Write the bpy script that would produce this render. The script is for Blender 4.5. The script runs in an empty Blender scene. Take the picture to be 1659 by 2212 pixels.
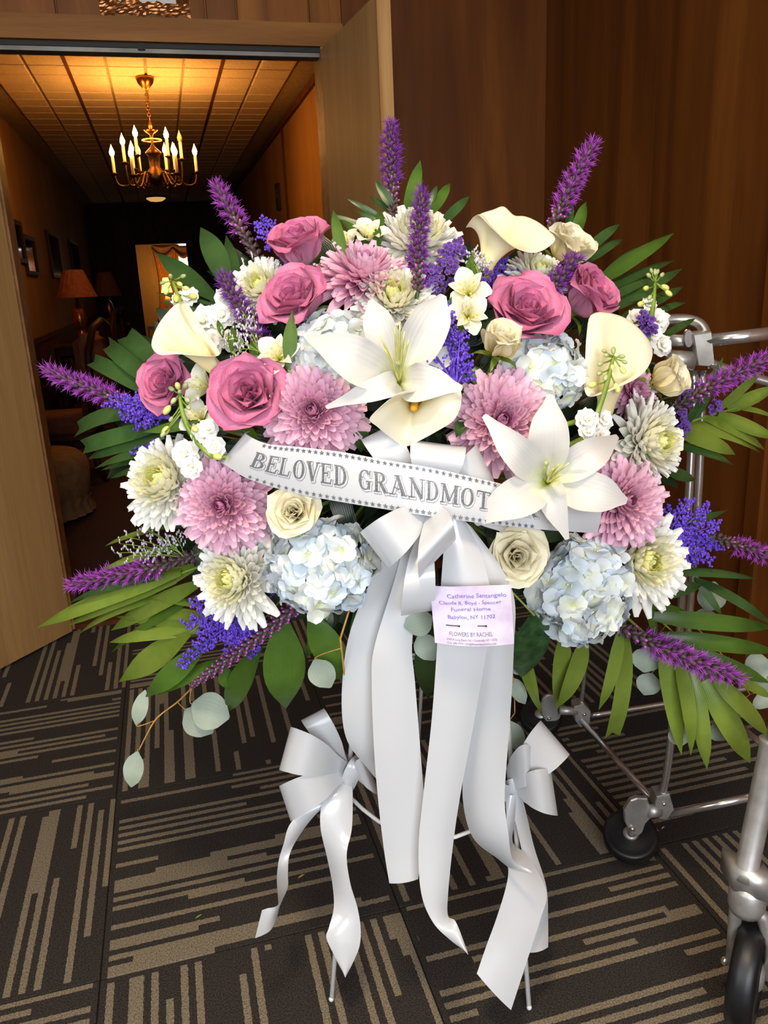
import bpy, bmesh, math, random
from mathutils import Vector, Matrix, Quaternion, noise
R = math.radians
V = Vector
PI = math.pi
rnd = random.Random(7)
sc = bpy.context.scene
COL = sc.collection

# ------------------------------------------------------------------ camera
FPX, PITCH, YAW, ROLL = 1714.5, R(16.29), R(14.45), R(2.56)
CAM = V((0, 0, 1.29))
fw = V((math.sin(YAW)*math.cos(PITCH), math.cos(YAW)*math.cos(PITCH), -math.sin(PITCH)))
_rt = V((math.cos(YAW), -math.sin(YAW), 0)); _dn = fw.cross(_rt)
rt = _rt*math.cos(ROLL) + _dn*math.sin(ROLL)
dn = _rt*-math.sin(ROLL) + _dn*math.cos(ROLL)
up = -dn
HDIR = V((math.sin(YAW), math.cos(YAW), 0))
cd = bpy.data.cameras.new('camera'); cam = bpy.data.objects.new('camera', cd); COL.objects.link(cam)
cd.sensor_fit = 'HORIZONTAL'; cd.sensor_width = 36; cd.lens = 36*FPX/1659; cd.clip_start = .02
cam.matrix_world = Matrix(((rt.x, up.x, -fw.x, CAM.x), (rt.y, up.y, -fw.y, CAM.y), (rt.z, up.z, -fw.z, CAM.z), (0, 0, 0, 1)))
sc.camera = cam

# ------------------------------------------------------------------ world, daylight, exposure
w = bpy.data.worlds.new('world'); sc.world = w; w.use_nodes = True
w.node_tree.nodes['Background'].inputs[0].default_value = (.75, .85, 1, 1)
w.node_tree.nodes['Background'].inputs[1].default_value = 1.2
def area_light(name, loc, target, sx, sy, power, color):
    l = bpy.data.lights.new(name, 'AREA'); l.shape = 'RECTANGLE'; l.size = sx; l.size_y = sy; l.energy = power; l.color = color
    o = bpy.data.objects.new(name, l); COL.objects.link(o); o.location = loc
    o.rotation_euler = (V(target)-V(loc)).to_track_quat('-Z', 'Y').to_euler()
    return o
# daylight entering by the glazed entrance behind the camera and by the side window of the foyer
area_light('entrance_daylight', (-.1, -2.12, 1.72), (-.05, 0, 1.25), 1.9, 1.4, 58, (.95, .98, 1))
area_light('side_window_daylight', (-1.64, -.45, 1.75), (0, -.2, 1.2), 1.3, 1.1, 15, (.94, .98, 1))
sc.view_settings.view_transform = 'Standard'; sc.view_settings.look = 'None'
sc.view_settings.gamma = 1; sc.view_settings.use_curve_mapping = False
sc.view_settings.exposure = 0.5
try:
    sc.cycles.use_denoising = True; sc.cycles.max_bounces = 4; sc.cycles.diffuse_bounces = 3; sc.cycles.glossy_bounces = 3; sc.cycles.sample_clamp_indirect = 4
    sc.cycles.use_light_tree = False; sc.cycles.use_adaptive_sampling = True; sc.cycles.adaptive_threshold = .06; sc.cycles.caustics_reflective = False; sc.cycles.caustics_refractive = False
except Exception: pass

# ------------------------------------------------------------------ pixel helpers (photo pixel + real distance -> point)
def ray(px, py): return rt*((px-829.5)/FPX) + dn*((py-1106)/FPX) + fw
def pt(px, py, hd):
    d = ray(px, py); return CAM + d*(hd/d.dot(HDIR))
def mpp(px, py, hd):
    return (hd/ray(px, py).dot(HDIR))/FPX
def on(px, py, ax, val):
    d = ray(px, py); return CAM + d*((val-CAM[ax])/d[ax])
def face(fx, fy):
    return (rt*fx + up*fy - fw*math.sqrt(max(.04, 1-fx*fx-fy*fy))).normalized()
def D(px, py):            # front surface of the flower spray: a dome that leans back on its easel
    r2 = ((px-850)/620)**2 + ((py-960)/560)**2
    return 1.045 + .17*min(r2, 1.5) + .09*(960-py)/600

# ------------------------------------------------------------------ materials
def lin(c):
    return tuple((x/255/12.92 if x/255 <= .04045 else ((x/255+.055)/1.055)**2.4) for x in c) + (1,)
MATS = {}
def base_mat(name, rgb=(200, 200, 200), rough=.5, metal=0, **kw):
    m = bpy.data.materials.new(name); m.use_nodes = True
    b = m.node_tree.nodes['Principled BSDF']
    b.inputs['Base Color'].default_value = lin(rgb); b.inputs['Roughness'].default_value = rough; b.inputs['Metallic'].default_value = metal
    for k, v in kw.items(): b.inputs[k].default_value = v
    MATS[name] = m
    return m
def N(m, t, **kw):
    n = m.node_tree.nodes.new(t)
    for k, v in kw.items(): setattr(n, k, v)
    return n
def L(m, a, b): m.node_tree.links.new(a, b)
def bsdf(m): return m.node_tree.nodes['Principled BSDF']
def ramp(m, stops):
    r = N(m, 'ShaderNodeValToRGB'); e = r.color_ramp.elements
    while len(e) < len(stops): e.new(.5)
    for i, (p, c) in enumerate(stops): e[i].position = p; e[i].color = lin(c)
    return r
def math_(m, op, a, b=None, c=None):
    n = N(m, 'ShaderNodeMath', operation=op)
    for i, x in enumerate((a, b, c)):
        if x is None: continue
        if isinstance(x, (int, float)): n.inputs[i].default_value = x
        else: L(m, x, n.inputs[i])
    return n.outputs[0]
def petal_mat(name, stops, rough=.55, trans=.22, vary=.06, vein=.0, sheen=.1):
    """colour along the petal (UV v: 0 base, 1 tip) + soft noise, slightly translucent"""
    m = base_mat(name, (255, 255, 255), rough)
    uv = N(m, 'ShaderNodeUVMap'); sp = N(m, 'ShaderNodeSeparateXYZ'); L(m, uv.outputs[0], sp.inputs[0])
    rp = ramp(m, stops); 
    tc = N(m, 'ShaderNodeTexCoord'); no = N(m, 'ShaderNodeTexNoise'); no.inputs['Scale'].default_value = 60
    L(m, tc.outputs['Object'], no.inputs['Vector'])
    v = math_(m, 'MULTIPLY_ADD', math_(m, 'SUBTRACT', no.outputs[0], .5), .35, sp.outputs[1]); L(m, v, rp.inputs[0])
    hs = N(m, 'ShaderNodeHueSaturation'); oi = N(m, 'ShaderNodeObjectInfo')
    val = math_(m, 'MULTIPLY_ADD', oi.outputs['Random'], vary*2, 1-vary); L(m, val, hs.inputs['Value']); L(m, rp.outputs[0], hs.inputs['Color'])
    col = hs.outputs[0]
    b = bsdf(m); L(m, col, b.inputs['Base Color'])
    b.inputs['Specular IOR Level'].default_value = .3
    if vein:
        st = math_(m, 'SINE', math_(m, 'MULTIPLY', sp.outputs[0], 60.0))
        bp = N(m, 'ShaderNodeBump'); bp.inputs['Strength'].default_value = vein; bp.inputs['Distance'].default_value = .001
        L(m, st, bp.inputs['Height']); L(m, bp.outputs[0], b.inputs['Normal'])
    if trans:
        tr = N(m, 'ShaderNodeBsdfTranslucent'); L(m, col, tr.inputs[0]); mx = N(m, 'ShaderNodeMixShader'); mx.inputs[0].default_value = trans
        L(m, b.outputs[0], mx.inputs[1]); L(m, tr.outputs[0], mx.inputs[2])
        L(m, mx.outputs[0], m.node_tree.nodes['Material Output'].inputs[0])
    return m
def wood_mat(name, c1, c2, c3, rough=.42, scale=(9, 9, .7), vary=.12, coat=0):
    m = base_mat(name, c1, rough); tc = N(m, 'ShaderNodeTexCoord'); mp = N(m, 'ShaderNodeMapping'); mp.inputs['Scale'].default_value = scale
    oi = N(m, 'ShaderNodeObjectInfo'); ad = N(m, 'ShaderNodeVectorMath', operation='ADD')
    L(m, tc.outputs['Object'], mp.inputs[0]); cb = N(m, 'ShaderNodeCombineXYZ')
    for i in range(3): L(m, math_(m, 'MULTIPLY', oi.outputs['Random'], 37.0), cb.inputs[i])
    L(m, mp.outputs[0], ad.inputs[0]); L(m, cb.outputs[0], ad.inputs[1])
    no = N(m, 'ShaderNodeTexNoise'); no.inputs['Scale'].default_value = 1.0; no.inputs['Detail'].default_value = 6; no.inputs['Distortion'].default_value = .8
    L(m, ad.outputs[0], no.inputs['Vector'])
    rp = ramp(m, [(.3, c1), (.52, c2), (.72, c3)]); L(m, no.outputs[0], rp.inputs[0])
    n2 = N(m, 'ShaderNodeTexNoise'); n2.inputs['Scale'].default_value = 14; n2.inputs['Detail'].default_value = 4; L(m, ad.outputs[0], n2.inputs['Vector'])
    hs = N(m, 'ShaderNodeHueSaturation'); L(m, rp.outputs[0], hs.inputs['Color'])
    L(m, math_(m, 'ADD', math_(m, 'MULTIPLY_ADD', oi.outputs['Random'], vary*2, 1-vary), math_(m, 'MULTIPLY', math_(m, 'SUBTRACT', n2.outputs[0], .5), .35)), hs.inputs['Value'])
    L(m, hs.outputs[0], bsdf(m).inputs['Base Color']); bsdf(m).inputs['Specular IOR Level'].default_value = .22
    if coat: bsdf(m).inputs['Coat Weight'].default_value = coat; bsdf(m).inputs['Coat Roughness'].default_value = .25
    return m
def noise_mat(name, c1, c2, rough=.8, scale=40, bump=.0, metal=0):
    m = base_mat(name, c1, rough, metal); tc = N(m, 'ShaderNodeTexCoord'); no = N(m, 'ShaderNodeTexNoise')
    no.inputs['Scale'].default_value = scale; no.inputs['Detail'].default_value = 5; L(m, tc.outputs['Object'], no.inputs['Vector'])
    rp = ramp(m, [(.35, c1), (.65, c2)]); L(m, no.outputs[0], rp.inputs[0]); L(m, rp.outputs[0], bsdf(m).inputs['Base Color'])
    if bump:
        bp = N(m, 'ShaderNodeBump'); bp.inputs['Strength'].default_value = bump; bp.inputs['Distance'].default_value = .002
        L(m, no.outputs[0], bp.inputs['Height']); L(m, bp.outputs[0], bsdf(m).inputs['Normal'])
    return m
def glow_mat(name, rgb, strength):
    m = base_mat(name, rgb, .5); b = bsdf(m); b.inputs['Emission Color'].default_value = lin(rgb); b.inputs['Emission Strength'].default_value = strength
    m.cycles.emission_sampling = 'NONE'      # these small glows are seen, the lamps inside them light the room
    return m

WOOD_DARK = wood_mat('red_brown_plywood', (86, 45, 12), (104, 57, 17), (126, 73, 25), .55, (7, 7, .5), .05, 0)
WOOD_HEAD = wood_mat('amber_plank', (110, 62, 22), (132, 79, 30), (152, 96, 42), .45, (8, 8, .8), .16)
WOOD_TRIM = wood_mat('pale_pine_trim', (134, 92, 52), (158, 112, 66), (176, 130, 80), .5, (14, 14, 14), .06)
WOOD_HTRIM = wood_mat('pine_header', (116, 72, 28), (138, 90, 40), (156, 106, 52), .5, (.9, 12, 12), .06)
DOOR_M = wood_mat('tan_door_veneer', (152, 114, 68), (166, 128, 80), (178, 140, 90), .45, (10, 10, .45), .05, .1)
DOOR_EDGE = wood_mat('door_edge_pine', (150, 108, 62), (176, 132, 80), (196, 152, 98), .45, (12, 12, .6), .05)
HALLWALL = wood_mat('hall_wall_ochre', (146, 106, 54), (160, 118, 62), (172, 128, 70), .85, (2, 2, .4), .04)
WAINSCOT = wood_mat('hall_wainscot', (74, 38, 18), (92, 50, 24), (108, 62, 30), .85, (7, 7, .6), .08)
HALLCARPET = noise_mat('hall_carpet', (40, 20, 17), (64, 34, 26), .95, 60, .4)
CEIL = noise_mat('cream_ceiling_tile', (206, 182, 140), (222, 198, 158), .9, 50, .15)
CEILGRID = noise_mat('ceiling_grid', (150, 130, 96), (172, 150, 112), .8, 30)
PLASTER = noise_mat('foyer_plaster', (196, 190, 178), (206, 200, 188), .9, 6)
METAL_TRACK = noise_mat('grey_track_metal', (96, 96, 92), (122, 120, 114), .45, 8, 0, .7)
BLACK = noise_mat('black_matte', (12, 11, 11), (20, 18, 17), .6, 30)
CHROME = noise_mat('chrome', (206, 203, 200), (224, 221, 218), .2, 14, 0, .88)
CASTMETAL = noise_mat('cast_aluminium', (176, 174, 170), (202, 200, 196), .42, 30, .12, .72)
RUBBER = noise_mat('black_rubber', (16, 16, 18), (26, 26, 29), .42, 20, .05)
WHITEWIRE = noise_mat('white_coated_wire', (222, 222, 220), (232, 232, 230), .35, 20)
BRASS = noise_mat('aged_brass', (150, 96, 44), (186, 124, 60), .28, 18, 0, 1)
BRASS_DK = noise_mat('dark_bronze', (70, 46, 24), (110, 74, 38), .38, 24, 0, .85)
CANDLE = noise_mat('ivory_candle_sleeve', (236, 214, 170), (244, 226, 188), .5, 14)
BULB = glow_mat('flame_bulb_glow', (255, 186, 84), 40)
BULB_OFF = base_mat('unlit_bulb_glass', (190, 150, 100), .1)
SHADE = noise_mat('rust_lampshade', (104, 52, 24), (128, 68, 34), .8, 30)
SHADE_LIT = glow_mat('lit_lampshade', (255, 196, 70), 5)
UPH = noise_mat('rust_upholstery', (96, 54, 34), (116, 68, 44), .85, 25, .2)
UPH2 = noise_mat('tan_upholstery', (124, 92, 60), (146, 112, 76), .85, 18, .2)
DKWOOD = wood_mat('dark_furniture_wood', (30, 16, 10), (44, 24, 14), (58, 32, 18), .6, (10, 10, 2), .05)
CURTAIN = noise_mat('gold_curtain', (168, 100, 34), (198, 128, 52), .7, 16, .1)
CURTAIN2 = noise_mat('bronze_valance', (98, 56, 28), (124, 74, 36), .7, 16, .1)
PAPER = noise_mat('white_paper', (226, 220, 210), (236, 231, 222), .7, 10)
TAPE = base_mat('brown_packing_tape', (120, 70, 26), .16, .55)
GLASS_D = base_mat('picture_glass', (18, 14, 12), .06)
def satin(name, rgb):
    m = base_mat(name, rgb, .21); b = bsdf(m)
    b.inputs['Anisotropic'].default_value = .4; b.inputs['Sheen Weight'].default_value = .15; b.inputs['Specular IOR Level'].default_value = .8
    tc = N(m, 'ShaderNodeTexCoord'); no = N(m, 'ShaderNodeTexNoise'); no.inputs['Scale'].default_value = 26; no.inputs['Detail'].default_value = 2
    L(m, tc.outputs['Object'], no.inputs['Vector'])
    bp = N(m, 'ShaderNodeBump'); bp.inputs['Strength'].default_value = .07; bp.inputs['Distance'].default_value = .004
    L(m, no.outputs[0], bp.inputs['Height']); L(m, bp.outputs[0], b.inputs['Normal'])
    tr = N(m, 'ShaderNodeBsdfTranslucent'); tr.inputs[0].default_value = lin(rgb); mx = N(m, 'ShaderNodeMixShader'); mx.inputs[0].default_value = .12
    L(m, b.outputs[0], mx.inputs[1]); L(m, tr.outputs[0], mx.inputs[2]); L(m, mx.outputs[0], m.node_tree.nodes['Material Output'].inputs[0])
    return m
SATIN = satin('white_satin', (214, 216, 219))
INK_GREY = noise_mat('silver_grey_foil_print', (74, 74, 78), (132, 132, 136), .4, 700)
INK_PURPLE = base_mat('purple_pen_ink', (112, 96, 178), .6)
INK_TXT = base_mat('grey_card_print', (128, 112, 138), .6)
CARD = noise_mat('lilac_card', (196, 182, 210), (220, 211, 226), .6, 28)
PIN = base_mat('dark_steel_pin', (62, 40, 40), .3, .8)
ROSE_P = petal_mat('mauve_pink_rose_petal', [(0, (226, 164, 190)), (.45, (214, 138, 172)), (.85, (213, 132, 168)), (1, (200, 96, 140))], .6, .18, .05, .12)
ROSE_C = petal_mat('cream_rose_petal', [(0, (248, 222, 134)), (.4, (249, 236, 188)), (1, (248, 242, 218))], .55, .3, .03, .08)
MUM_P = petal_mat('pink_mum_petal', [(0, (208, 104, 152)), (.4, (234, 162, 198)), (1, (246, 208, 225))], .55, .26, .05, .3)
MUM_W = petal_mat('white_mum_petal', [(0, (238, 234, 184)), (.3, (246, 244, 224)), (1, (253, 252, 249))], .55, .26, .02, .2)
MUM_Y = petal_mat('yellow_green_mum_petal', [(0, (216, 218, 84)), (.45, (240, 238, 132)), (1, (249, 247, 182))], .55, .32, .04, .2)
MUM_M = petal_mat('pale_yellow_mum_petal', [(0, (236, 233, 150)), (.4, (246, 243, 196)), (1, (251, 249, 226))], .55, .3, .03, .2)
MUM_C = petal_mat('pink_mum_heart', [(0, (170, 62, 120)), (.6, (214, 126, 176)), (1, (234, 174, 208))], .55, .2, .05, .3)
LILY = petal_mat('white_lily_petal', [(0, (206, 214, 92)), (.16, (236, 238, 206)), (.4, (220, 219, 214)), (1, (221, 218, 214))], .5, .22, .02, .07)
CALLA = petal_mat('cream_calla_spathe', [(0, (226, 214, 110)), (.25, (242, 232, 176)), (.6, (240, 232, 196)), (1, (242, 236, 212))], .45, .18, .02)
SPADIX = noise_mat('orange_spadix', (236, 160, 30), (244, 184, 60), .8, 300, .4)
ALST = petal_mat('white_alstroemeria_petal', [(0, (196, 206, 90)), (.25, (240, 238, 206)), (1, (246, 243, 232))], .5, .25, .02)
def streaked():
    m = petal_mat('streaked_alstroemeria_petal', [(0, (206, 206, 80)), (.3, (240, 232, 170)), (1, (246, 242, 226))], .5, .25, .02)
    b = bsdf(m); src = b.inputs['Base Color'].links[0].from_socket
    tc = N(m, 'ShaderNodeUVMap'); mp = N(m, 'ShaderNodeMapping'); mp.inputs['Scale'].default_value = (13, 3.2, 1); L(m, tc.outputs[0], mp.inputs[0])
    no = N(m, 'ShaderNodeTexNoise'); no.inputs['Scale'].default_value = 1.3; L(m, mp.outputs[0], no.inputs['Vector'])
    rp = ramp(m, [(.60, (0, 0, 0)), (.64, (255, 255, 255))]); L(m, no.outputs[0], rp.inputs[0])
    mix = N(m, 'ShaderNodeMix', data_type='RGBA'); L(m, rp.outputs[0], mix.inputs[0]); L(m, src, mix.inputs[6]); mix.inputs[7].default_value = lin((150, 84, 30))
    L(m, mix.outputs[2], b.inputs['Base Color'])
    return m
ALST_S = streaked()
def hydr():
    m = petal_mat('hydrangea_floret', [(0, (222, 226, 160)), (.25, (240, 242, 228)), (.6, (236, 240, 240)), (1, (234, 240, 246))], .6, .22, .02)
    b = bsdf(m); src = b.inputs['Base Color'].links[0].from_socket
    oi = N(m, 'ShaderNodeObjectInfo'); rp = ramp(m, [(.0, (188, 212, 236)), (.35, (214, 228, 242)), (.65, (246, 247, 244)), (1, (244, 244, 220))]); L(m, oi.outputs['Random'], rp.inputs[0])
    mix = N(m, 'ShaderNodeMix', data_type='RGBA', blend_type='MULTIPLY'); mix.inputs[0].default_value = .6; L(m, src, mix.inputs[6]); L(m, rp.outputs[0], mix.inputs[7])
    L(m, mix.outputs[2], b.inputs['Base Color'])
    return m
HYD = hydr()
HYD_EYE = base_mat('hydrangea_eye', (206, 216, 150), .6)
STOCK_W = petal_mat('white_stock_petal', [(0, (222, 226, 150)), (.3, (246, 244, 232)), (1, (250, 249, 245))], .55, .25, .02)
LIA = petal_mat('violet_liatris_filament', [(0, (112, 44, 122)), (.4, (160, 66, 178)), (1, (192, 98, 212))], .6, .15, .14)
LIA_D = petal_mat('deep_purple_liatris_filament', [(0, (84, 34, 108)), (.4, (120, 48, 152)), (1, (152, 72, 186))], .6, .15, .14)
LIA_BUD = noise_mat('liatris_bract', (62, 44, 52), (96, 74, 74), .6, 160)
LIA_TIP = base_mat('pink_bud_tip', (190, 84, 190), .5)
SOL = noise_mat('indigo_dyed_bead', (84, 52, 178), (116, 80, 208), .6, 120)
STAT = petal_mat('purple_statice_petal', [(0, (70, 40, 110)), (1, (122, 78, 176))], .7, .2, .12)
MISTY = noise_mat('pale_lavender_limonium', (176, 164, 186), (214, 208, 216), .8, 200)
GSTEM = noise_mat('green_stem', (104, 132, 48), (136, 160, 66), .5, 40)
GSTEM_D = noise_mat('dark_green_stem', (52, 70, 34), (74, 92, 44), .55, 40)
GBUD = noise_mat('pale_green_bud', (150, 166, 104), (186, 194, 132), .55, 60)
YBUD = noise_mat('yellow_green_bud', (206, 204, 96), (226, 224, 140), .55, 60)
def leaf_mat(name, c1, c2, rough=.36, trans=.18):
    m = petal_mat(name, [(0, c1), (.55, c2), (1, c1)], rough*.85, trans, .16, .10); bsdf(m).inputs['Specular IOR Level'].default_value = .45
    return m
PALM = leaf_mat('palm_leaf_green', (58, 88, 30), (84, 116, 42))
PALM_Y = leaf_mat('olive_palm_leaf', (96, 118, 40), (124, 144, 58))
PALM_D = leaf_mat('deep_green_palm_leaf', (44, 70, 34), (66, 96, 48), .3)
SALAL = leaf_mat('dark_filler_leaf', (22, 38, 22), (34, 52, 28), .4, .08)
CRINKLE = noise_mat('crinkled_dark_leaf', (26, 52, 30), (52, 84, 44), .3, 55, 1.0)
EUC = leaf_mat('grey_green_eucalyptus', (136, 150, 134), (158, 170, 152), .6, .15)
TWIG = noise_mat('orange_twig', (178, 130, 60), (196, 150, 76), .6, 60)
FOAM = noise_mat('wet_floral_foam', (24, 40, 26), (34, 52, 32), .9, 80, .3)

# ------------------------------------------------------------------ object helpers
def tag(o, label=None, cat=None, group=None, kind=None):
    if label: o['label'] = label
    if cat: o['category'] = cat
    if group: o['group'] = group
    if kind: o['kind'] = kind
    return o
def smooth(me):
    me.polygons.foreach_set('use_smooth', [True]*len(me.polygons)); return me
def mesh(name, verts, faces, mat=None, sm=True, uvs=None, mats=None, midx=None):
    me = bpy.data.meshes.new(name); me.from_pydata([tuple(v) for v in verts], [], faces)
    for m in (mats or ([mat] if mat else [])): me.materials.append(m)
    if midx: me.polygons.foreach_set('material_index', midx)
    if uvs:
        uv = me.uv_layers.new(name='UVMap'); buf = []
        for p in me.polygons:
            for vi in p.vertices: buf += list(uvs[vi])
        uv.data.foreach_set('uv', buf)
    if sm: smooth(me)
    me.update(); return me
class MB:
    """collects shapes of ONE part"""
    def __init__(s): s.v = []; s.f = []; s.uv = []; s.mi = []
    def add(s, v, f, uv=None, mi=0):
        o = len(s.v); s.v += [V(x) for x in v]; s.f += [tuple(i+o for i in q) for q in f]; s.uv += uv or [(0, 0)]*len(v); s.mi += [mi]*len(f); return s
    def grid(s, rows, mi=0, closed=False, M=None):
        nv, nu = len(rows), len(rows[0]); v = [(M @ V(p) if M else V(p)) for r in rows for p in r]
        uv = [(j/(nu-1), i/(nv-1)) for i in range(nv) for j in range(nu)]; f = []
        for i in range(nv-1):
            for j in range(nu-1 + (1 if closed else 0)):
                k = (j+1) % nu; f.append((i*nu+j, i*nu+k, (i+1)*nu+k, (i+1)*nu+j))
        return s.add(v, f, uv, mi)
    def box(s, a, b, mi=0):
        x0, y0, z0 = a; x1, y1, z1 = b
        v = [(x0,y0,z0),(x1,y0,z0),(x1,y1,z0),(x0,y1,z0),(x0,y0,z1),(x1,y0,z1),(x1,y1,z1),(x0,y1,z1)]
        return s.add(v, [(0,3,2,1),(4,5,6,7),(0,1,5,4),(1,2,6,5),(2,3,7,6),(3,0,4,7)], None, mi)
    def obox(s, c, ax, ay, az, mi=0):
        v = [V(c)+ax*i+ay*j+az*k for k in (-1, 1) for i, j in ((-1,-1),(1,-1),(1,1),(-1,1))]
        return s.add(v, [(0,3,2,1),(4,5,6,7),(0,1,5,4),(1,2,6,5),(2,3,7,6),(3,0,4,7)], None, mi)
    def tube(s, pts, rad, n=8, mi=0, cap=True):
        pts = [V(p) for p in pts]; k = len(pts); rad = rad if isinstance(rad, (list, tuple)) else [rad]*k
        t0 = (pts[1]-pts[0]).normalized(); a = t0.orthogonal().normalized(); vv = []; uv = []
        for i, p in enumerate(pts):
            t = (pts[min(i+1, k-1)]-pts[max(i-1, 0)]).normalized(); a = (a - t*a.dot(t)); a = a.normalized() if a.length > 1e-6 else t.orthogonal().normalized()
            b = t.cross(a)
            for j in range(n):
                q = 2*PI*j/n; vv.append(p + (a*math.cos(q)+b*math.sin(q))*rad[i]); uv.append((j/n, i/(k-1)))
        f = [(i*n+j, i*n+(j+1) % n, (i+1)*n+(j+1) % n, (i+1)*n+j) for i in range(k-1) for j in range(n)]
        if cap: f += [tuple(range(n-1, -1, -1)), tuple(range((k-1)*n, k*n))]
        return s.add(vv, f, uv, mi)
    def lathe(s, prof, n=20, M=None, mi=0):
        rows = [[V((r*math.cos(2*PI*j/n), r*math.sin(2*PI*j/n), z)) for j in range(n)] for r, z in prof]
        return s.grid(rows, mi, True, M)
    def ball(s, c, r, n=6, m=4, mi=0, sc3=(1, 1, 1), rot=None):
        rows = []
        for i in range(m+1):
            th = PI*i/m; rows.append([V(c) + (lambda q: rot @ q if rot else q)(V((math.sin(th)*math.cos(2*PI*j/n)*r*sc3[0], math.sin(th)*math.sin(2*PI*j/n)*r*sc3[1], -math.cos(th)*r*sc3[2]))) for j in range(n)])
        return s.grid(rows, mi, True)
    def mesh(s, name, *mats, sm=True):
        return mesh(name, s.v, s.f, None, sm, s.uv, list(mats), s.mi if len(mats) > 1 else None)
def link(name, me, parent=None):
    o = bpy.data.objects.new(name, me); COL.objects.link(o)
    if parent:
        o.parent = parent
        if not parent.get('_local'): o.matrix_parent_inverse = parent.matrix_basis.inverted()
    return o
def obj(name, mb, mat, parent=None, sm=True):
    mats = mat if isinstance(mat, (list, tuple)) else [mat]
    return link(name, mb.mesh(name, *mats, sm=sm), parent)
def thing(name, label, cat, loc=(0, 0, 0), group=None, M=None):
    """an Empty at the thing's base; its parts are given in world coordinates, or in local ones when M is given"""
    e = bpy.data.objects.new(name, None); COL.objects.link(e); e.empty_display_size = .02
    if M is not None: e.matrix_basis = M; e['_local'] = 1
    else: e.location = loc; e.matrix_basis = Matrix.Translation(V(loc))
    return tag(e, label, cat, group)
def struct(name, mb, mat, sm=False):
    return tag(obj(name, mb, mat, None, sm), kind='structure')
def frame(z, x=None, o=(0, 0, 0), s=1.0):
    z = V(z).normalized(); x = V(x) if x is not None else z.orthogonal(); x = (x - z*x.dot(z)).normalized(); y = z.cross(x)
    return Matrix(((x.x*s, y.x*s, z.x*s, o[0]), (x.y*s, y.y*s, z.y*s, o[1]), (x.z*s, y.z*s, z.z*s, o[2]), (0, 0, 0, 1)))
def lerp(a, b, t): return a + (b-a)*t
def interp(tab, t):
    """smooth interpolation of evenly spaced knots (numbers or Vectors)"""
    n = len(tab)-1; x = min(max(t, 0), 1)*n; i = min(int(x), n-1); u = x-i
    p0 = tab[max(i-1, 0)]; p1 = tab[i]; p2 = tab[i+1]; p3 = tab[min(i+2, n)]
    return (p1*2 + (p2-p0)*u + (p0*2-p1*5+p2*4-p3)*(u*u) + (p1*3-p0-p2*3+p3)*(u*u*u))*.5
def bez(a, b, c, n=8): return [a*(1-t)**2 + b*2*t*(1-t) + c*t*t for t in [i/(n-1) for i in range(n)]]
FOAMC = pt(850, 1010, 1.265)

# ================================================================== THE ROOM
YW, OPX0, OPX1, OPZ = 3.18, -.485, .655, 2.095
RX, LX, RY, FZ = 1.56, -1.72, -2.25, 2.78          # foyer: right wall, left wall, rear wall, ceiling
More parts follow.
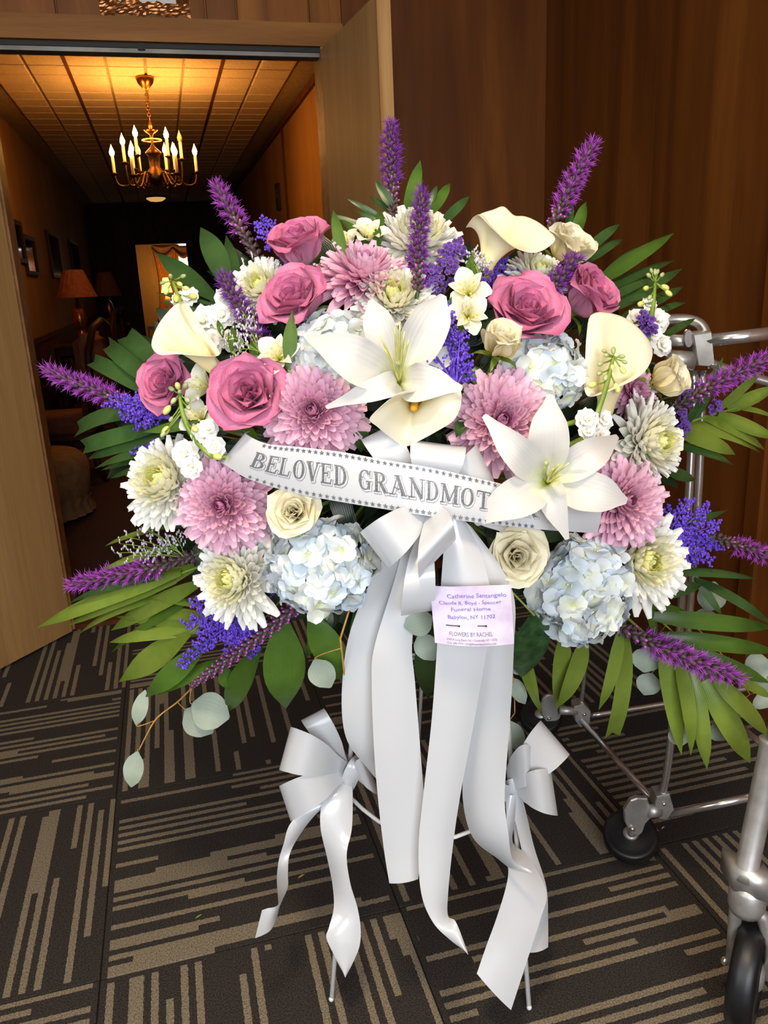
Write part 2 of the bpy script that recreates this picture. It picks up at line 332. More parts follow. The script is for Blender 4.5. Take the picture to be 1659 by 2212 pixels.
# carpet tiles: 0.61 m squares laid quarter-turn
def carpet():
    m = base_mat('striped_carpet', (40, 36, 33), .95)
    tc = N(m, 'ShaderNodeTexCoord'); sp = N(m, 'ShaderNodeSeparateXYZ'); L(m, tc.outputs['Object'], sp.inputs[0]); oi = N(m, 'ShaderNodeObjectInfo')
    wob = N(m, 'ShaderNodeTexNoise'); wob.inputs['Scale'].default_value = 120; L(m, tc.outputs['Object'], wob.inputs['Vector'])
    xw = math_(m, 'ADD', sp.outputs[0], math_(m, 'MULTIPLY', math_(m, 'SUBTRACT', wob.outputs[0], .5), .005))
    cell = math_(m, 'FLOOR', math_(m, 'MULTIPLY', xw, 44/.61))
    rs = math_(m, 'MULTIPLY', oi.outputs['Random'], 91.7)
    def wn(a, b):
        c = N(m, 'ShaderNodeCombineXYZ'); L(m, a, c.inputs[0]); L(m, b, c.inputs[1]); L(m, rs, c.inputs[2])
        n = N(m, 'ShaderNodeTexWhiteNoise', noise_dimensions='3D'); L(m, c.outputs[0], n.inputs['Vector']); return n.outputs['Value']
    ph = wn(cell, rs)
    seg = math_(m, 'FLOOR', math_(m, 'ADD', math_(m, 'MULTIPLY', sp.outputs[1], 2.3), math_(m, 'MULTIPLY', ph, 7.0)))
    val = wn(cell, seg)
    even = math_(m, 'MODULO', math_(m, 'ADD', cell, 40.0), 2.0)          # every second cord is usually dark
    thr = math_(m, 'MULTIPLY_ADD', even, -.52, .93)
    lit = math_(m, 'GREATER_THAN', val, thr)
    edge = math_(m, 'LESS_THAN', math_(m, 'ABSOLUTE', sp.outputs[1]), .292)
    lit = math_(m, 'MULTIPLY', lit, edge)
    pile = N(m, 'ShaderNodeTexNoise'); pile.inputs['Scale'].default_value = 330; pile.inputs['Detail'].default_value = 2; L(m, tc.outputs['Object'], pile.inputs['Vector'])
    dk = ramp(m, [(.32, (34, 31, 29)), (.7, (72, 66, 61))]); lt = ramp(m, [(.32, (96, 86, 70)), (.7, (154, 141, 119))])
    L(m, pile.outputs[0], dk.inputs[0]); L(m, pile.outputs[0], lt.inputs[0])
    mix = N(m, 'ShaderNodeMix', data_type='RGBA'); L(m, lit, mix.inputs[0]); L(m, dk.outputs[0], mix.inputs[6]); L(m, lt.outputs[0], mix.inputs[7])
    # the odd pale speck of lint
    sp2 = N(m, 'ShaderNodeTexVoronoi'); sp2.inputs['Scale'].default_value = 34; L(m, tc.outputs['Object'], sp2.inputs['Vector'])
    L(m, mix.outputs[2], bsdf(m).inputs['Base Color'])
    hgt = math_(m, 'MULTIPLY_ADD', pile.outputs[0], .6, math_(m, 'MULTIPLY', lit, .35)); bp = N(m, 'ShaderNodeBump'); bp.inputs['Strength'].default_value = .6; bp.inputs['Distance'].default_value = .003
    L(m, hgt, bp.inputs['Height']); L(m, bp.outputs[0], bsdf(m).inputs['Normal'])
    bsdf(m).inputs['Specular IOR Level'].default_value = .15
    return m
CARPET = carpet()
floor = struct('floor', MB().box((LX-.1, RY-.1, -.12), (RX+.1, YW+.02, -.004)), BLACK)
tl = MB(); h = .3035
prof = [(h, -.004), (h, -.0006), (h-.0012, 0)]
tl.add([(sx*a, sy*a, z) for a, z in prof for sx, sy in ((-1,-1),(1,-1),(1,1),(-1,1))],
       [(i*4+j, i*4+(j+1) % 4, (i+1)*4+(j+1) % 4, (i+1)*4+j) for i in range(2) for j in range(4)] + [(8, 9, 10, 11)])
tile_me = tl.mesh('carpet_tile', CARPET, sm=False)
for i in range(-3, 4):
    for j in range(-6, 3):
        x = -.267 + .61*(i+.5); y = 1.35 + .61*(j+.5)
        if x+.3 > RX+.33 or x-.3 < LX-.33: continue
        if y-.31 < RY-.3: continue
        o = link('carpet_tile', tile_me, floor); o.location = (x, y, 0)
        o.rotation_euler = (0, 0, PI/2 if (i+j) % 2 == 0 else 0)

# back wall of the foyer: double-door opening, plank header, plywood to the right
wb = MB()
wb.box((LX-.1, YW, 0), (OPX0-.02, YW+.12, FZ)); wb.box((OPX1+.02, YW, 0), (RX+.1, YW+.12, FZ)); wb.box((OPX0-.02, YW, OPZ+.02), (OPX1+.02, YW+.12, FZ))
wall_back = struct('wall_back', wb, WOOD_HEAD)
def panel(x0, x1, z0, z1, mat, parent, y=YW, th=.008, gap=.0025):
    b = MB(); a = (x0+gap, y-th, z0); c = (x1-gap, y, z1); e = .002
    cx = V(((a[0]+c[0])/2, 0, 0)); 
    b.add([(a[0]-cx.x, y, a[2]), (c[0]-cx.x, y, a[2]), (c[0]-cx.x, y, c[2]), (a[0]-cx.x, y, c[2]),
           (a[0]+e-cx.x, a[1], a[2]+e), (c[0]-e-cx.x, a[1], a[2]+e), (c[0]-e-cx.x, a[1], c[2]-e), (a[0]+e-cx.x, a[1], c[2]-e)],
          [(4,5,6,7), (0,1,5,4), (1,2,6,5), (2,3,7,6), (3,0,4,7)])
    o = obj('panel', b, mat, parent, False); o.location = cx; return o
xs = [LX] + [on(px, 20, 1, YW).x for px in (-330, -180, -60, 122, 243, 310, 443, 510, 665)] + [.70]
for a, b in zip(xs, xs[1:]): panel(a, b, 2.183, FZ-.001, WOOD_HEAD, wall_back)
panel(LX, OPX0-.075, .0, 2.183, WOOD_DARK, wall_back)
xs2 = [.74, RX-.009]
for a, b in zip(xs2, xs2[1:]): panel(a, b, .09, FZ-.001, WOOD_DARK, wall_back, gap=.0006)
# head casing, jambs, sliding-door track
tr = MB(); tr.box((OPX0-.07, YW-.022, 2.108), (OPX1+.085, YW-.0005, 2.182)); struct('trim_1', tr, WOOD_HTRIM)
tr = MB(); tr.box((OPX0-.07, YW-.02, 0), (OPX0-.0, YW-.0005, 2.107)); tr.box((OPX0-.018, YW, 0), (OPX0, YW+.12, 2.107)); struct('trim_2', tr, WOOD_TRIM)
tr = MB(); tr.box((OPX1, YW-.02, 0), (OPX1+.085, YW-.0005, 2.107)); tr.box((OPX1, YW, 0), (OPX1+.018, YW+.12, 2.107)); struct('trim_3', tr, WOOD_TRIM)
tk = MB(); tk.box((OPX0, YW-.004, 2.092), (OPX1, YW+.05, 2.107)); trk = struct('trim_4', tk, BLACK)
tk = MB(); tk.box((OPX0, YW+.002, 2.078), (OPX1, YW+.055, 2.0915)); obj('metal_track', tk, METAL_TRACK, trk, False)
cxp = on(303, 84, 1, YW).x; tk = MB(); tk.box((cxp-.012, YW-.012, 2.085), (cxp+.012, YW-.0045, 2.106)); obj('latch_plate', tk, BLACK, trk, False)
tr = MB(); tr.add([(OPX0, YW-.03, 0.001), (OPX1, YW-.03, .001), (OPX1, YW+.16, .001), (OPX0, YW+.16, .001), (OPX0, YW-.015, .014), (OPX1, YW-.015, .014), (OPX1, YW+.145, .014), (OPX0, YW+.145, .014)],
                  [(4,5,6,7), (0,1,5,4), (1,2,6,5), (2,3,7,6), (3,0,4,7)]); struct('trim_5', tr, WAINSCOT)
# right wall: plywood sheets, corner bead, vertical batten
wr = MB(); wr.box((RX, RY-.1, 0), (RX+.1, YW, FZ)); wall_right = struct('wall_right', wr, WOOD_DARK)
ys = [YW-.009, on(1415, 300, 0, RX).y, on(1638, 1000, 0, RX).y, .55, -.65, RY]
for a, b in zip(ys, ys[1:]):
    q = MB(); cy = (a+b)/2; q.box((RX-.008, b+.0012-cy, .09), (RX-.0004, a-.0012-cy, FZ-.001)); o = obj('panel', q, WOOD_DARK, wall_right, False); o.location = (0, cy, 0)
for k, px in ((6, 1648),):
    y = on(px, 1000, 0, RX).y; q = MB(); q.box((RX-.022, y-.028, .09), (RX-.0085, y+.028, FZ-.002)); struct('trim_6', q, WOOD_DARK)
q = MB(); q.box((RX-.02, RY, 0), (RX-.0085, YW-.02, .089)); struct('baseboard_right', q, WAINSCOT)
q = MB(); q.box((OPX1+.09, YW-.02, 0), (RX-.021, YW-.0005, .089)); struct('baseboard_back', q, WAINSCOT)
# the sides of the foyer behind the camera
wl = MB(); wl.box((LX-.1, RY-.1, 0), (LX, -1.15, FZ)); wl.box((LX-.1, .25, 0), (LX, YW, FZ)); wl.box((LX-.1, -1.15, 0), (LX, .25, 1.15)); wl.box((LX-.1, -1.15, 2.35), (LX, .25, FZ)); struct('wall_left', wl, WOOD_DARK)
wq = MB(); wq.box((LX-.1, RY-.1, 0), (-1.1, RY, FZ)); wq.box((.9, RY-.1, 0), (RX+.1, RY, FZ)); wq.box((-1.1, RY-.1, 2.45), (.9, RY, FZ)); struct('wall_rear', wq, WOOD_DARK)
struct('ceiling_foyer', MB().box((LX-.1, RY-.1, FZ), (RX+.1, YW+.12, FZ+.08)), PLASTER)

# added out-of-view ceiling lamp that warms the upper woodwork and bloom tops
fl = thing('ceiling_lamp', 'round flush ceiling lamp of the foyer above the viewer', 'lamp', (-.1, .15, FZ))
b = MB(); b.lathe([(.001, -.001), (.2, -.001), (.21, -.012), (.2, -.03), (.17, -.034)], 24, Matrix.Translation((-.1, .15, FZ))); obj('base', b, BRASS, fl)
b = MB(); b.lathe([(.175, -.034), (.17, -.05), (.11, -.075), (.001, -.085)], 24, Matrix.Translation((-.1, .15, FZ))); obj('diffuser', b, glow_mat('warm_diffuser', (255, 226, 180), 3), fl)
ll = bpy.data.lights.new('foyer_lamp_glow', 'AREA'); ll.shape = 'DISK'; ll.size = .34; ll.energy = 24; ll.color = (1, .80, .56); lo = bpy.data.objects.new('foyer_lamp_glow', ll); COL.objects.link(lo)
lo.parent = fl; lo.matrix_parent_inverse = fl.matrix_basis.inverted(); lo.location = (-.1, .15, FZ-.092)

# the two door leaves, swung into the foyer
def leaf(name, hx, hy, dirv, width):
    dirv = V((dirv[0], dirv[1], 0)).normalized(); nrm = V((-dirv.y, dirv.x, 0)); th = .021
    e = bpy.data.objects.new(name, None); COL.objects.link(e); e.location = (hx, hy, 0); e.matrix_basis = Matrix.Translation((hx, hy, 0)); tag(e, kind='structure')
    o = V((hx, hy, 0)); b = MB(); b.obox(o+dirv*(width/2-.006)+V((0, 0, 1.05)), dirv*(width/2-.006), nrm*th, V((0, 0, 1.037))); obj('door_panel', b, DOOR_M, e, False)
    b = MB(); b.obox(o+dirv*(width-.005)+V((0, 0, 1.05)), dirv*.006, nrm*(th+.0008), V((0, 0, 1.038))); obj('edge_strip', b, DOOR_EDGE, e, False)
    for z in (.25, 1.05, 1.85):
        b = MB(); b.tube([o+V((0, 0, z-.045))-dirv*.008, o+V((0, 0, z+.045))-dirv*.008], .007, 8); obj('hinge', b, BRASS, e)
    b = MB(); c = o+dirv*(width-.07)+V((0, 0, .98)); b.lathe([(.001, .0), (.024, .0), (.024, .004), (.009, .006), (.009, .03), (.02, .036), (.026, .048), (.02, .06), (.001, .064)], 14, frame(-nrm, None, c-nrm*th)); obj('knob', b, BRASS, e)
    return e
leaf('door_1', OPX0-.02, YW-.055, (-.24, -.282, 0), .59)
pf = on(826, 300, 2, 1.7); pr = V((OPX1+.012, YW-.055, 0))
def leaf_dir():          # free edge of the right leaf shows at photo x 835, its width is 0.59
    best = None
    for k in range(0, 900):
        a = R(-60-k*.06); q = pr + V((math.cos(a), math.sin(a), 0))*.59 + V((0, 0, 1.8)); c = q-CAM
        px = c.dot(rt)/c.dot(fw)*FPX+829.5
        if best is None or abs(px-836) < best[0]: best = (abs(px-836), a)
    return best[1]
la = leaf_dir(); leaf('door_2', pr.x, pr.y, (math.cos(la), math.sin(la)), .59)

# notice taped to the header
p = on(312, 0, 1, YW-.0085); z1 = p.z+.06
sg = thing('paper_notice', 'white paper notice stuck with shiny brown tape above the doorway', 'notice', (p.x, YW-.009, p.z))
b = MB(); xa, xb = on(238, 10, 1, YW).x, on(383, 10, 1, YW).x; za = on(300, 9, 1, YW).z
b.box((xa, YW-.0105, za), (xb, YW-.0095, za+.21)); obj('sheet', b, PAPER, sg, False)
rows = []
xt0, xt1 = on(216, 20, 1, YW).x, on(410, 20, 1, YW).x; zt = on(310, 35, 1, YW).z
def tape(x0, x1, z0, z1, y0):
    r = random.Random(3); rows = []
    for i in range(9):
        rows.append([V((lerp(x0, x1, j/30)+r.uniform(-.001, .001), y0-r.random()*.0018, lerp(z0, z1, i/8)+(r.uniform(-.006, .006) if i in (0, 8) else 0))) for j in range(31)])
    return MB().grid(rows)
obj('tape_strip', tape(xt0, xt1, zt, za+.006, YW-.0115), TAPE, sg, False)
obj('tape_strip', tape(xt0, xa+.004, za, za+.21, YW-.0115), TAPE, sg, False)
obj('tape_strip', tape(xb-.004, xt1, za, za+.21, YW-.0115), TAPE, sg, False)

# ------------------------------------------------------------------ the long hall beyond the doors
HX0, HX1, HY1, HZ = -1.29, 1.44, 17.6, 2.95
Y0 = YW+.12
struct('floor_hall', MB().box((HX0-.1, YW+.02, -.12), (HX1+.1, 22.4, 0)), HALLCARPET)
wlh = MB(); wlh.box((HX0-.1, Y0, 0), (HX0, HY1, HZ)); wall_hl = struct('wall_hall_left', wlh, HALLWALL)
q = MB(); q.box((HX0+.0005, Y0, .0), (HX0+.012, HY1, .82)); q.box((HX0+.0005, Y0, .82), (HX0+.03, HY1, .87)); struct('trim_7', q, WAINSCOT)
wrh = MB(); wrh.box((HX1, Y0, 0), (HX1+.1, HY1, HZ)); struct('wall_hall_right', wrh, HALLWALL)
q = MB(); q.box((HX1-.03, Y0, HZ-.075), (HX1-.0005, HY1, HZ-.012)); struct('trim_8', q, WAINSCOT)
yj = on(612, 300, 0, HX1).y; q = MB(); q.box((HX1-.02, yj-.03, 0), (HX1-.0005, yj+.03, HZ-.076)); struct('trim_9', q, WAINSCOT)
dx0, dx1 = on(303, 620, 1, HY1).x, on(412, 620, 1, HY1).x; dz = on(350, 527, 1, HY1).z
we = MB(); we.box((HX0-.1, HY1, 0), (dx0, HY1+.15, HZ)); we.box((dx1, HY1, 0), (HX1+.1, HY1+.15, HZ)); we.box((dx0, HY1, dz), (dx1, HY1+.15, HZ)); struct('wall_far', we, DKWOOD)
# front side of the hall above/beside the opening
wfh = MB(); wfh.box((HX0-.1, Y0, OPZ), (HX1+.1, Y0+.01, HZ)); wfh.box((HX0-.1, Y0, 0), (OPX0-.02, Y0+.01, OPZ)); wfh.box((OPX1+.02, Y0, 0), (HX1+.1, Y0+.01, OPZ)); struct('wall_hall_front', wfh, HALLWALL)
# ceiling: 1 ft cream tiles in rows, dark main runners every fourth joint
ceil = struct('ceiling', MB().box((HX0-.1, Y0, HZ+.001), (HX1+.1, HY1+.15, HZ+.06)), CEILGRID)
cs = .288; x00 = on(125, 97, 2, HZ).x
tb = MB(); g = .010; tb.add([(s*(cs/2-a), t*(cs/2-a), z) for a, z in ((g, .001), (g, -.006), (g+.006, -.010)) for s, t in ((-1,-1),(1,-1),(1,1),(-1,1))],
     [(i*4+j, (i+1)*4+j, (i+1)*4+(j+1) % 4, i*4+(j+1) % 4) for i in range(2) for j in range(4)] + [(11, 10, 9, 8)])
tme = tb.mesh('ceiling_tile', CEIL, sm=False)
k0 = math.ceil((HX0-x00)/cs-.2); k1 = math.floor((HX1-x00)/cs)
far = MB(); tiles = 0
for r in range(0, 48):
    y = Y0+.02+cs*(r+.5)
    for k in range(k0, k1):
        x = x00+cs*(k+.5)
        if r < 27: o = link('ceiling_tile', tme, ceil); o.location = (x, y, HZ)
        else: far.add([V(v.co)+V((x, y, HZ)) for v in tme.vertices], [tuple(p.vertices) for p in tme.polygons])
tag(obj('distant_ceiling_tiles', far, CEIL, ceil, False), kind='stuff')
for k in range(k0, k1+1):
    if k % 4 == 0:
        q = MB(); x = x00+cs*k; q.box((x-.013, Y0+.02, HZ-.012), (x+.013, HY1, HZ)); obj('runner', q, WAINSCOT, ceil, False)

# far room seen through the end doorway
FX0, FX1, FY = dx0-1.2, dx1+1.2, 21.5
q = MB(); q.box((FX0-.1, HY1+.15, 0), (FX0, FY, 2.6)); q.box((FX1, HY1+.15, 0), (FX1+.1, FY, 2.6)); q.box((FX0, HY1+.15, 2.6), (FX1, FY, 2.7)); struct('wall_room_sides', q, HALLWALL)
wx0, wx1 = on(386, 600, 1, FY).x, on(450, 600, 1, FY).x; wz0, wz1 = .5, on(395, 520, 1, FY).z+.15
q = MB(); q.box((FX0, FY, 0), (wx0, FY+.1, 2.6)); q.box((wx1, FY, 0), (FX1, FY+.1, 2.6)); q.box((wx0, FY, 0), (wx1, FY+.1, wz0)); q.box((wx0, FY, wz1), (wx1, FY+.1, 2.6)); struct('wall_room_far', q, HALLWALL)
WSKY = glow_mat('bright_daylight_pane', (236, 240, 232), 1.6)
t_ = WSKY; tc = N(t_, 'ShaderNodeTexCoord'); no = N(t_, 'ShaderNodeTexNoise'); no.inputs['Scale'].default_value = 9; L(t_, tc.outputs['Object'], no.inputs['Vector'])
rp = ramp(t_, [(.42, (150, 160, 130)), (.55, (250, 252, 250))]); L(t_, no.outputs[0], rp.inputs[0]); L(t_, rp.outputs[0], bsdf(t_).inputs['Emission Color'])
win = bpy.data.objects.new('window_1', None); COL.objects.link(win); win.location = (wx0, FY, wz0); win.matrix_basis = Matrix.Translation((wx0, FY, wz0)); tag(win, kind='structure')
q = MB(); q.box((wx0, FY+.03, wz0), (wx1, FY+.04, wz1)); obj('pane', q, WSKY, win, False)
q = MB(); xm = (wx0+wx1)/2; zm = (wz0+wz1)/2
for a, c in (((wx0, FY, wz0), (wx0+.05, FY+.05, wz1)), ((wx1-.05, FY, wz0), (wx1, FY+.05, wz1)), ((wx0, FY, zm-.02), (wx1, FY+.045, zm+.02)), ((wx0, FY, wz0), (wx1, FY+.05, wz0+.05)), ((wx0, FY, wz1-.05), (wx1, FY+.05, wz1))): q.box(a, c)
obj('window_frame', q, PAPER, win, False)

# ================================================================== HALL FURNISHINGS
cp = on(312, 163, 2, HZ); CY = cp.y; CX = cp.x
def zc(px, py): return on(px, py, 1, CY).z
m2 = (CY/ray(330, 300).y)/FPX                      # metres per photo pixel at the chandelier
def chandelier():
    t = thing('chandelier', 'lit brass candle chandelier hanging from the tiled hall ceiling', 'chandelier', (CX, CY, HZ))
    o = V((CX, CY, 0)); zt = HZ-.011
    b = MB(); b.lathe([(.001, 0), (19*m2, 0), (19*m2, -4*m2), (16*m2, -12*m2), (9*m2, -20*m2), (3*m2, -25*m2), (.001, -26*m2)], 20, Matrix.Translation((CX, CY, zt))); obj('ceiling_canopy', b, BRASS, t)
    ztop = zc(322, 258); z0 = zt-25*m2; n = 9; hgt = (z0-ztop)/n
    for i in range(n):
        b = MB(); z = z0-hgt*(i+.5); ax = V((1, 0, 0)) if i % 2 else V((0, 1, 0))
        b.tube([V((CX, CY, z)) + ax*(.012*math.cos(a)) + V((0, 0, hgt*.62*math.sin(a))) for a in [2*PI*k/12 for k in range(13)]], .0035, 6, cap=False); obj('chain_link', b, BRASS, t)
    zA = zc(325, 300); zB = zc(335, 320); zC = zc(340, 380); zE = zc(338, 396)
    T = Matrix.Translation((CX, CY, 0))
    b = MB(); b.lathe([(.001, ztop+.01), (3*m2, ztop-6*m2), (4*m2, ztop-14*m2), (2*m2, zc(0, 0)*0+ztop-20*m2)], 14, T); obj('finial', b, BRASS, t)
    b = MB(); b.lathe([(2*m2, ztop-20*m2), (15*m2, ztop-21*m2), (12*m2, ztop-25*m2), (4*m2, ztop-30*m2), (3*m2, ztop-38*m2)], 16, T); obj('bobeche', b, BRASS, t)
    zr = ztop-41*m2
    b = MB(); b.tube([V((CX+20*m2*math.cos(a), CY+20*m2*math.sin(a), zr)) for a in [2*PI*k/28 for k in range(29)]], 1.6*m2, 6, cap=False); obj('ring', b, CANDLE, t)
    b = MB(); b.lathe([(3*m2, zr+2*m2), (2.5*m2, zr-8*m2), (6*m2, zr-14*m2), (17*m2, zr-24*m2), (16*m2, zr-28*m2), (12*m2, zr-30*m2), (11*m2, zr-55*m2), (20*m2, zr-66*m2), (24*m2, zr-78*m2), (16*m2, zr-86*m2), (6*m2, zr-92*m2), (3*m2, zr-102*m2), (.001, zr-106*m2)], 20, T); obj('column', b, BRASS_DK, t)
    zj = zr-74*m2
    # arms: (radius px, angle deg, candle-cup height px, candle length px, lit)
    spots = [(-86, 0, 315, 1), (-61, -20, 296, 1), (-45, 40, 301, 1), (-33, -40, 284, 1), (-32, 60, 304, 1), (-46, -75, 328, 1), (30, -40, 287, 1), (26, 60, 302, 1), (44, 40, 304, 1), (58, -20, 290, 0), (43, -75, 325, 1), (88, 0, 314, 1)]
    arms = [(math.hypot(x, y), math.degrees(math.atan2(y, x)), -(by+14+36-297), 36, lit) for x, y, by, lit in spots]
    for r, a, hz, ln, lit in arms:
        d = V((math.cos(R(a)), math.sin(R(a)), 0)); cup = o + d*(r*m2) + V((0, 0, zr+hz*m2)); root = o + d*(14*m2) + V((0, 0, zj))
        low = min(cup.z, root.z)-16*m2
        pts = [root, o+d*(r*.45*m2)+V((0, 0, root.z+6*m2)), o+d*(r*.7*m2)+V((0, 0, low)), o+d*(r*.93*m2)+V((0, 0, low+2*m2)), cup]
        b = MB(); b.tube([interp(pts, k/16) for k in range(17)], 1.9*m2, 7)
        sp_ = [o+d*(r*.55*m2)+V((0, 0, low+4*m2)) + d*(6*m2*math.cos(q))*(1-q/12) + V((0, 0, 6*m2*math.sin(q)*(1-q/12))) for q in [k*.5 for k in range(16)]]
        b.tube(sp_, 1.3*m2, 6); arm = obj('arm', b, BRASS_DK, t)
        C = Matrix.Translation(cup)
        b = MB(); b.lathe([(1.5*m2, -3*m2), (4*m2, -1*m2), (8*m2, 1*m2), (8.5*m2, 2*m2), (4*m2, 2.2*m2), (4*m2, 4*m2), (.001, 4*m2)], 14, C); obj('drip_cup', b, BRASS_DK, arm)
        b = MB(); b.lathe([(3.2*m2, 2*m2), (3.2*m2, ln*m2), (.001, ln*m2)], 12, C); obj('candle_sleeve', b, CANDLE, arm)
        k = ln*m2; b = MB(); b.lathe([(2*m2, k), (4.6*m2, k+4*m2), (5.4*m2, k+9*m2), (3.4*m2, k+15*m2), (1.3*m2, k+20*m2), (.0005, k+24*m2)], 12, C); obj('bulb', b, BULB if lit else BULB_OFF, arm)
    for a in range(0, 360, 90):
        l = bpy.data.lights.new('chandelier_glow', 'POINT'); l.energy = 5.6; l.color = (1, .45, .12); l.shadow_soft_size = .05
        lo = bpy.data.objects.new('chandelier_glow', l); COL.objects.link(lo); lo.parent = t; lo.matrix_parent_inverse = t.matrix_basis.inverted()
        lo.location = (CX+.30*math.cos(R(a+45)), CY+.30*math.sin(R(a+45)), zr+.10)
chandelier()
# flush ceiling fitting further down the hall
p = on(337, 430, 2, HZ-.06)
t = thing('ceiling_lamp', 'small flush ceiling lamp with a bright glint in the dark hall', 'lamp', (p.x, p.y, HZ-.012))
b = MB(); b.lathe([(.001, 0), (.2, 0), (.2, -.03), (.001, -.03)], 20, Matrix.Translation((p.x, p.y, HZ-.011))); obj('base', b, BRASS, t)
b = MB(); b.lathe([(.17, -.03), (.17, -.05), (.11, -.085), (.001, -.1)], 20, Matrix.Translation((p.x, p.y, HZ-.011))); obj('diffuser', b, glow_mat('dim_diffuser', (255, 196, 120), .45), t)  # weak emission stands in for the glint reflected on the fitting

# framed pictures on the left wall
def picture(x0, x1, y0, y1, label, mat):
    a = on((x0+x1)/2, y0, 0, HX0+.02); c = on((x0+x1)/2, y1, 0, HX0+.02); ya = on(x0, (y0+y1)/2, 0, HX0+.02).y; yb = on(x1, (y0+y1)/2, 0, HX0+.02).y
    z1, z0 = a.z, c.z; t = thing('picture_frame', label, 'picture', (HX0+.003, (ya+yb)/2, z0), 'framed pictures along the hall wall')
    X = HX0+.003; f = min(.04, (yb-ya)*.2)
    b = MB(); b.box((X, ya, z0), (X+.03, ya+f, z1)); b.box((X, yb-f, z0), (X+.03, yb, z1)); b.box((X, ya+f, z0), (X+.03, yb-f, z0+f)); b.box((X, ya+f, z1-f), (X+.03, yb-f, z1)); obj('frame', b, DKWOOD, t, False)
    b = MB(); b.box((X, ya+f, z0+f), (X+.012, yb-f, z1-f)); obj('glass', b, mat, t, False)
picture(26, 50, 478, 566, 'nearest dark framed picture on the left hall wall', GLASS_D)
picture(55, 78, 512, 594, 'framed picture reflecting a bright window, second along hall wall', GLASS_D)
picture(108, 130, 506, 600, 'tall gilt-edged picture third along the left hall wall', GLASS_D)
picture(155, 172, 525, 600, 'narrow dark picture beyond the tall one on the hall wall', GLASS_D)
picture(198, 215, 528, 594, 'farthest dark picture on the left hall wall', GLASS_D)
# small fittings on the right hall wall
a = on(604, 425, 0, HX1); t = thing('wall_thermostat', 'small dark thermostat on the right hall wall', 'thermostat', a)
b = MB(); b.box((HX1-.035, a.y-.09, a.z-.14), (HX1-.001, a.y+.09, a.z+.14)); obj('case', b, BLACK, t, False)
b = MB(); b.box((HX1-.04, a.y-.05, a.z-.02), (HX1-.035, a.y+.05, a.z+.08)); obj('dial', b, BRASS_DK, t, False)

def lamp(px, ytop, ybot, wpx, X, label, lit, table=True, glow=0, plane=None):
    a = on(px, ytop, 0, X) if plane is None else on(px, ytop, 1, plane); Y = a.y; ax = a.x; c = on(px, ybot, 1, Y); hs = a.z-c.z
    wbot = abs(on(px+wpx/2, ybot, 1, Y).x-on(px-wpx/2, ybot, 1, Y).x)/2; t = thing('table_lamp', label, 'lamp', (ax, Y, c.z-.42))
    n = 36; b = MB(); rows = []
    for z, r in ((c.z, 1), (c.z+hs*.05, .98), (a.z-hs*.04, .5), (a.z, .48)):
        rows.append([V((ax+math.cos(2*PI*j/n)*wbot*r*(1+.02*(j % 2)), Y+math.sin(2*PI*j/n)*wbot*r*(1+.02*(j % 2)), z)) for j in range(n)])
    b.grid(rows, 0, True); obj('lamp_shade', b, SHADE_LIT if lit else SHADE, t, False)
    b = MB(); b.lathe([(.001, c.z-.42), (.09, c.z-.42), (.09, c.z-.40), (.03, c.z-.37), (.05, c.z-.28), (.075, c.z-.2), (.05, c.z-.1), (.018, c.z-.05), (.014, c.z+hs*.3), (.001, c.z+hs*.3)], 16, Matrix.Translation((ax, Y, 0))); obj('base', b, BRASS if not lit else CANDLE, t)
    if glow:
        l = bpy.data.lights.new('lamp_glow', 'POINT'); l.energy = glow; l.color = (1, .6, .22); l.shadow_soft_size = .06
        lo = bpy.data.objects.new('lamp_glow', l); COL.objects.link(lo); lo.parent = t; lo.matrix_parent_inverse = t.matrix_basis.inverted(); lo.location = (ax, Y, a.z+.1)
    return ax, Y, c.z-.42
def side_table(ax, Y, z, label, s=.26):
    t = thing('side_table', label, 'table', (ax, Y, 0))
    b = MB(); b.box((ax-s, Y-s, z-.025), (ax+s, Y+s, z-.001)); obj('table_top', b, DKWOOD, t, False)
    for sx in (-1, 1):
        for sy in (-1, 1):
            b = MB(); b.lathe([(.014, 0), (.018, z*.3), (.026, z*.55), (.018, z*.8), (.026, z-.026)], 10, Matrix.Translation((ax+sx*(s-.04), Y+sy*(s-.04), 0))); obj('leg', b, DKWOOD, t)
    b = MB(); b.box((ax-s+.03, Y-s+.03, z-.1), (ax+s-.03, Y+s-.03, z-.026)); obj('apron', b, DKWOOD, t, False)
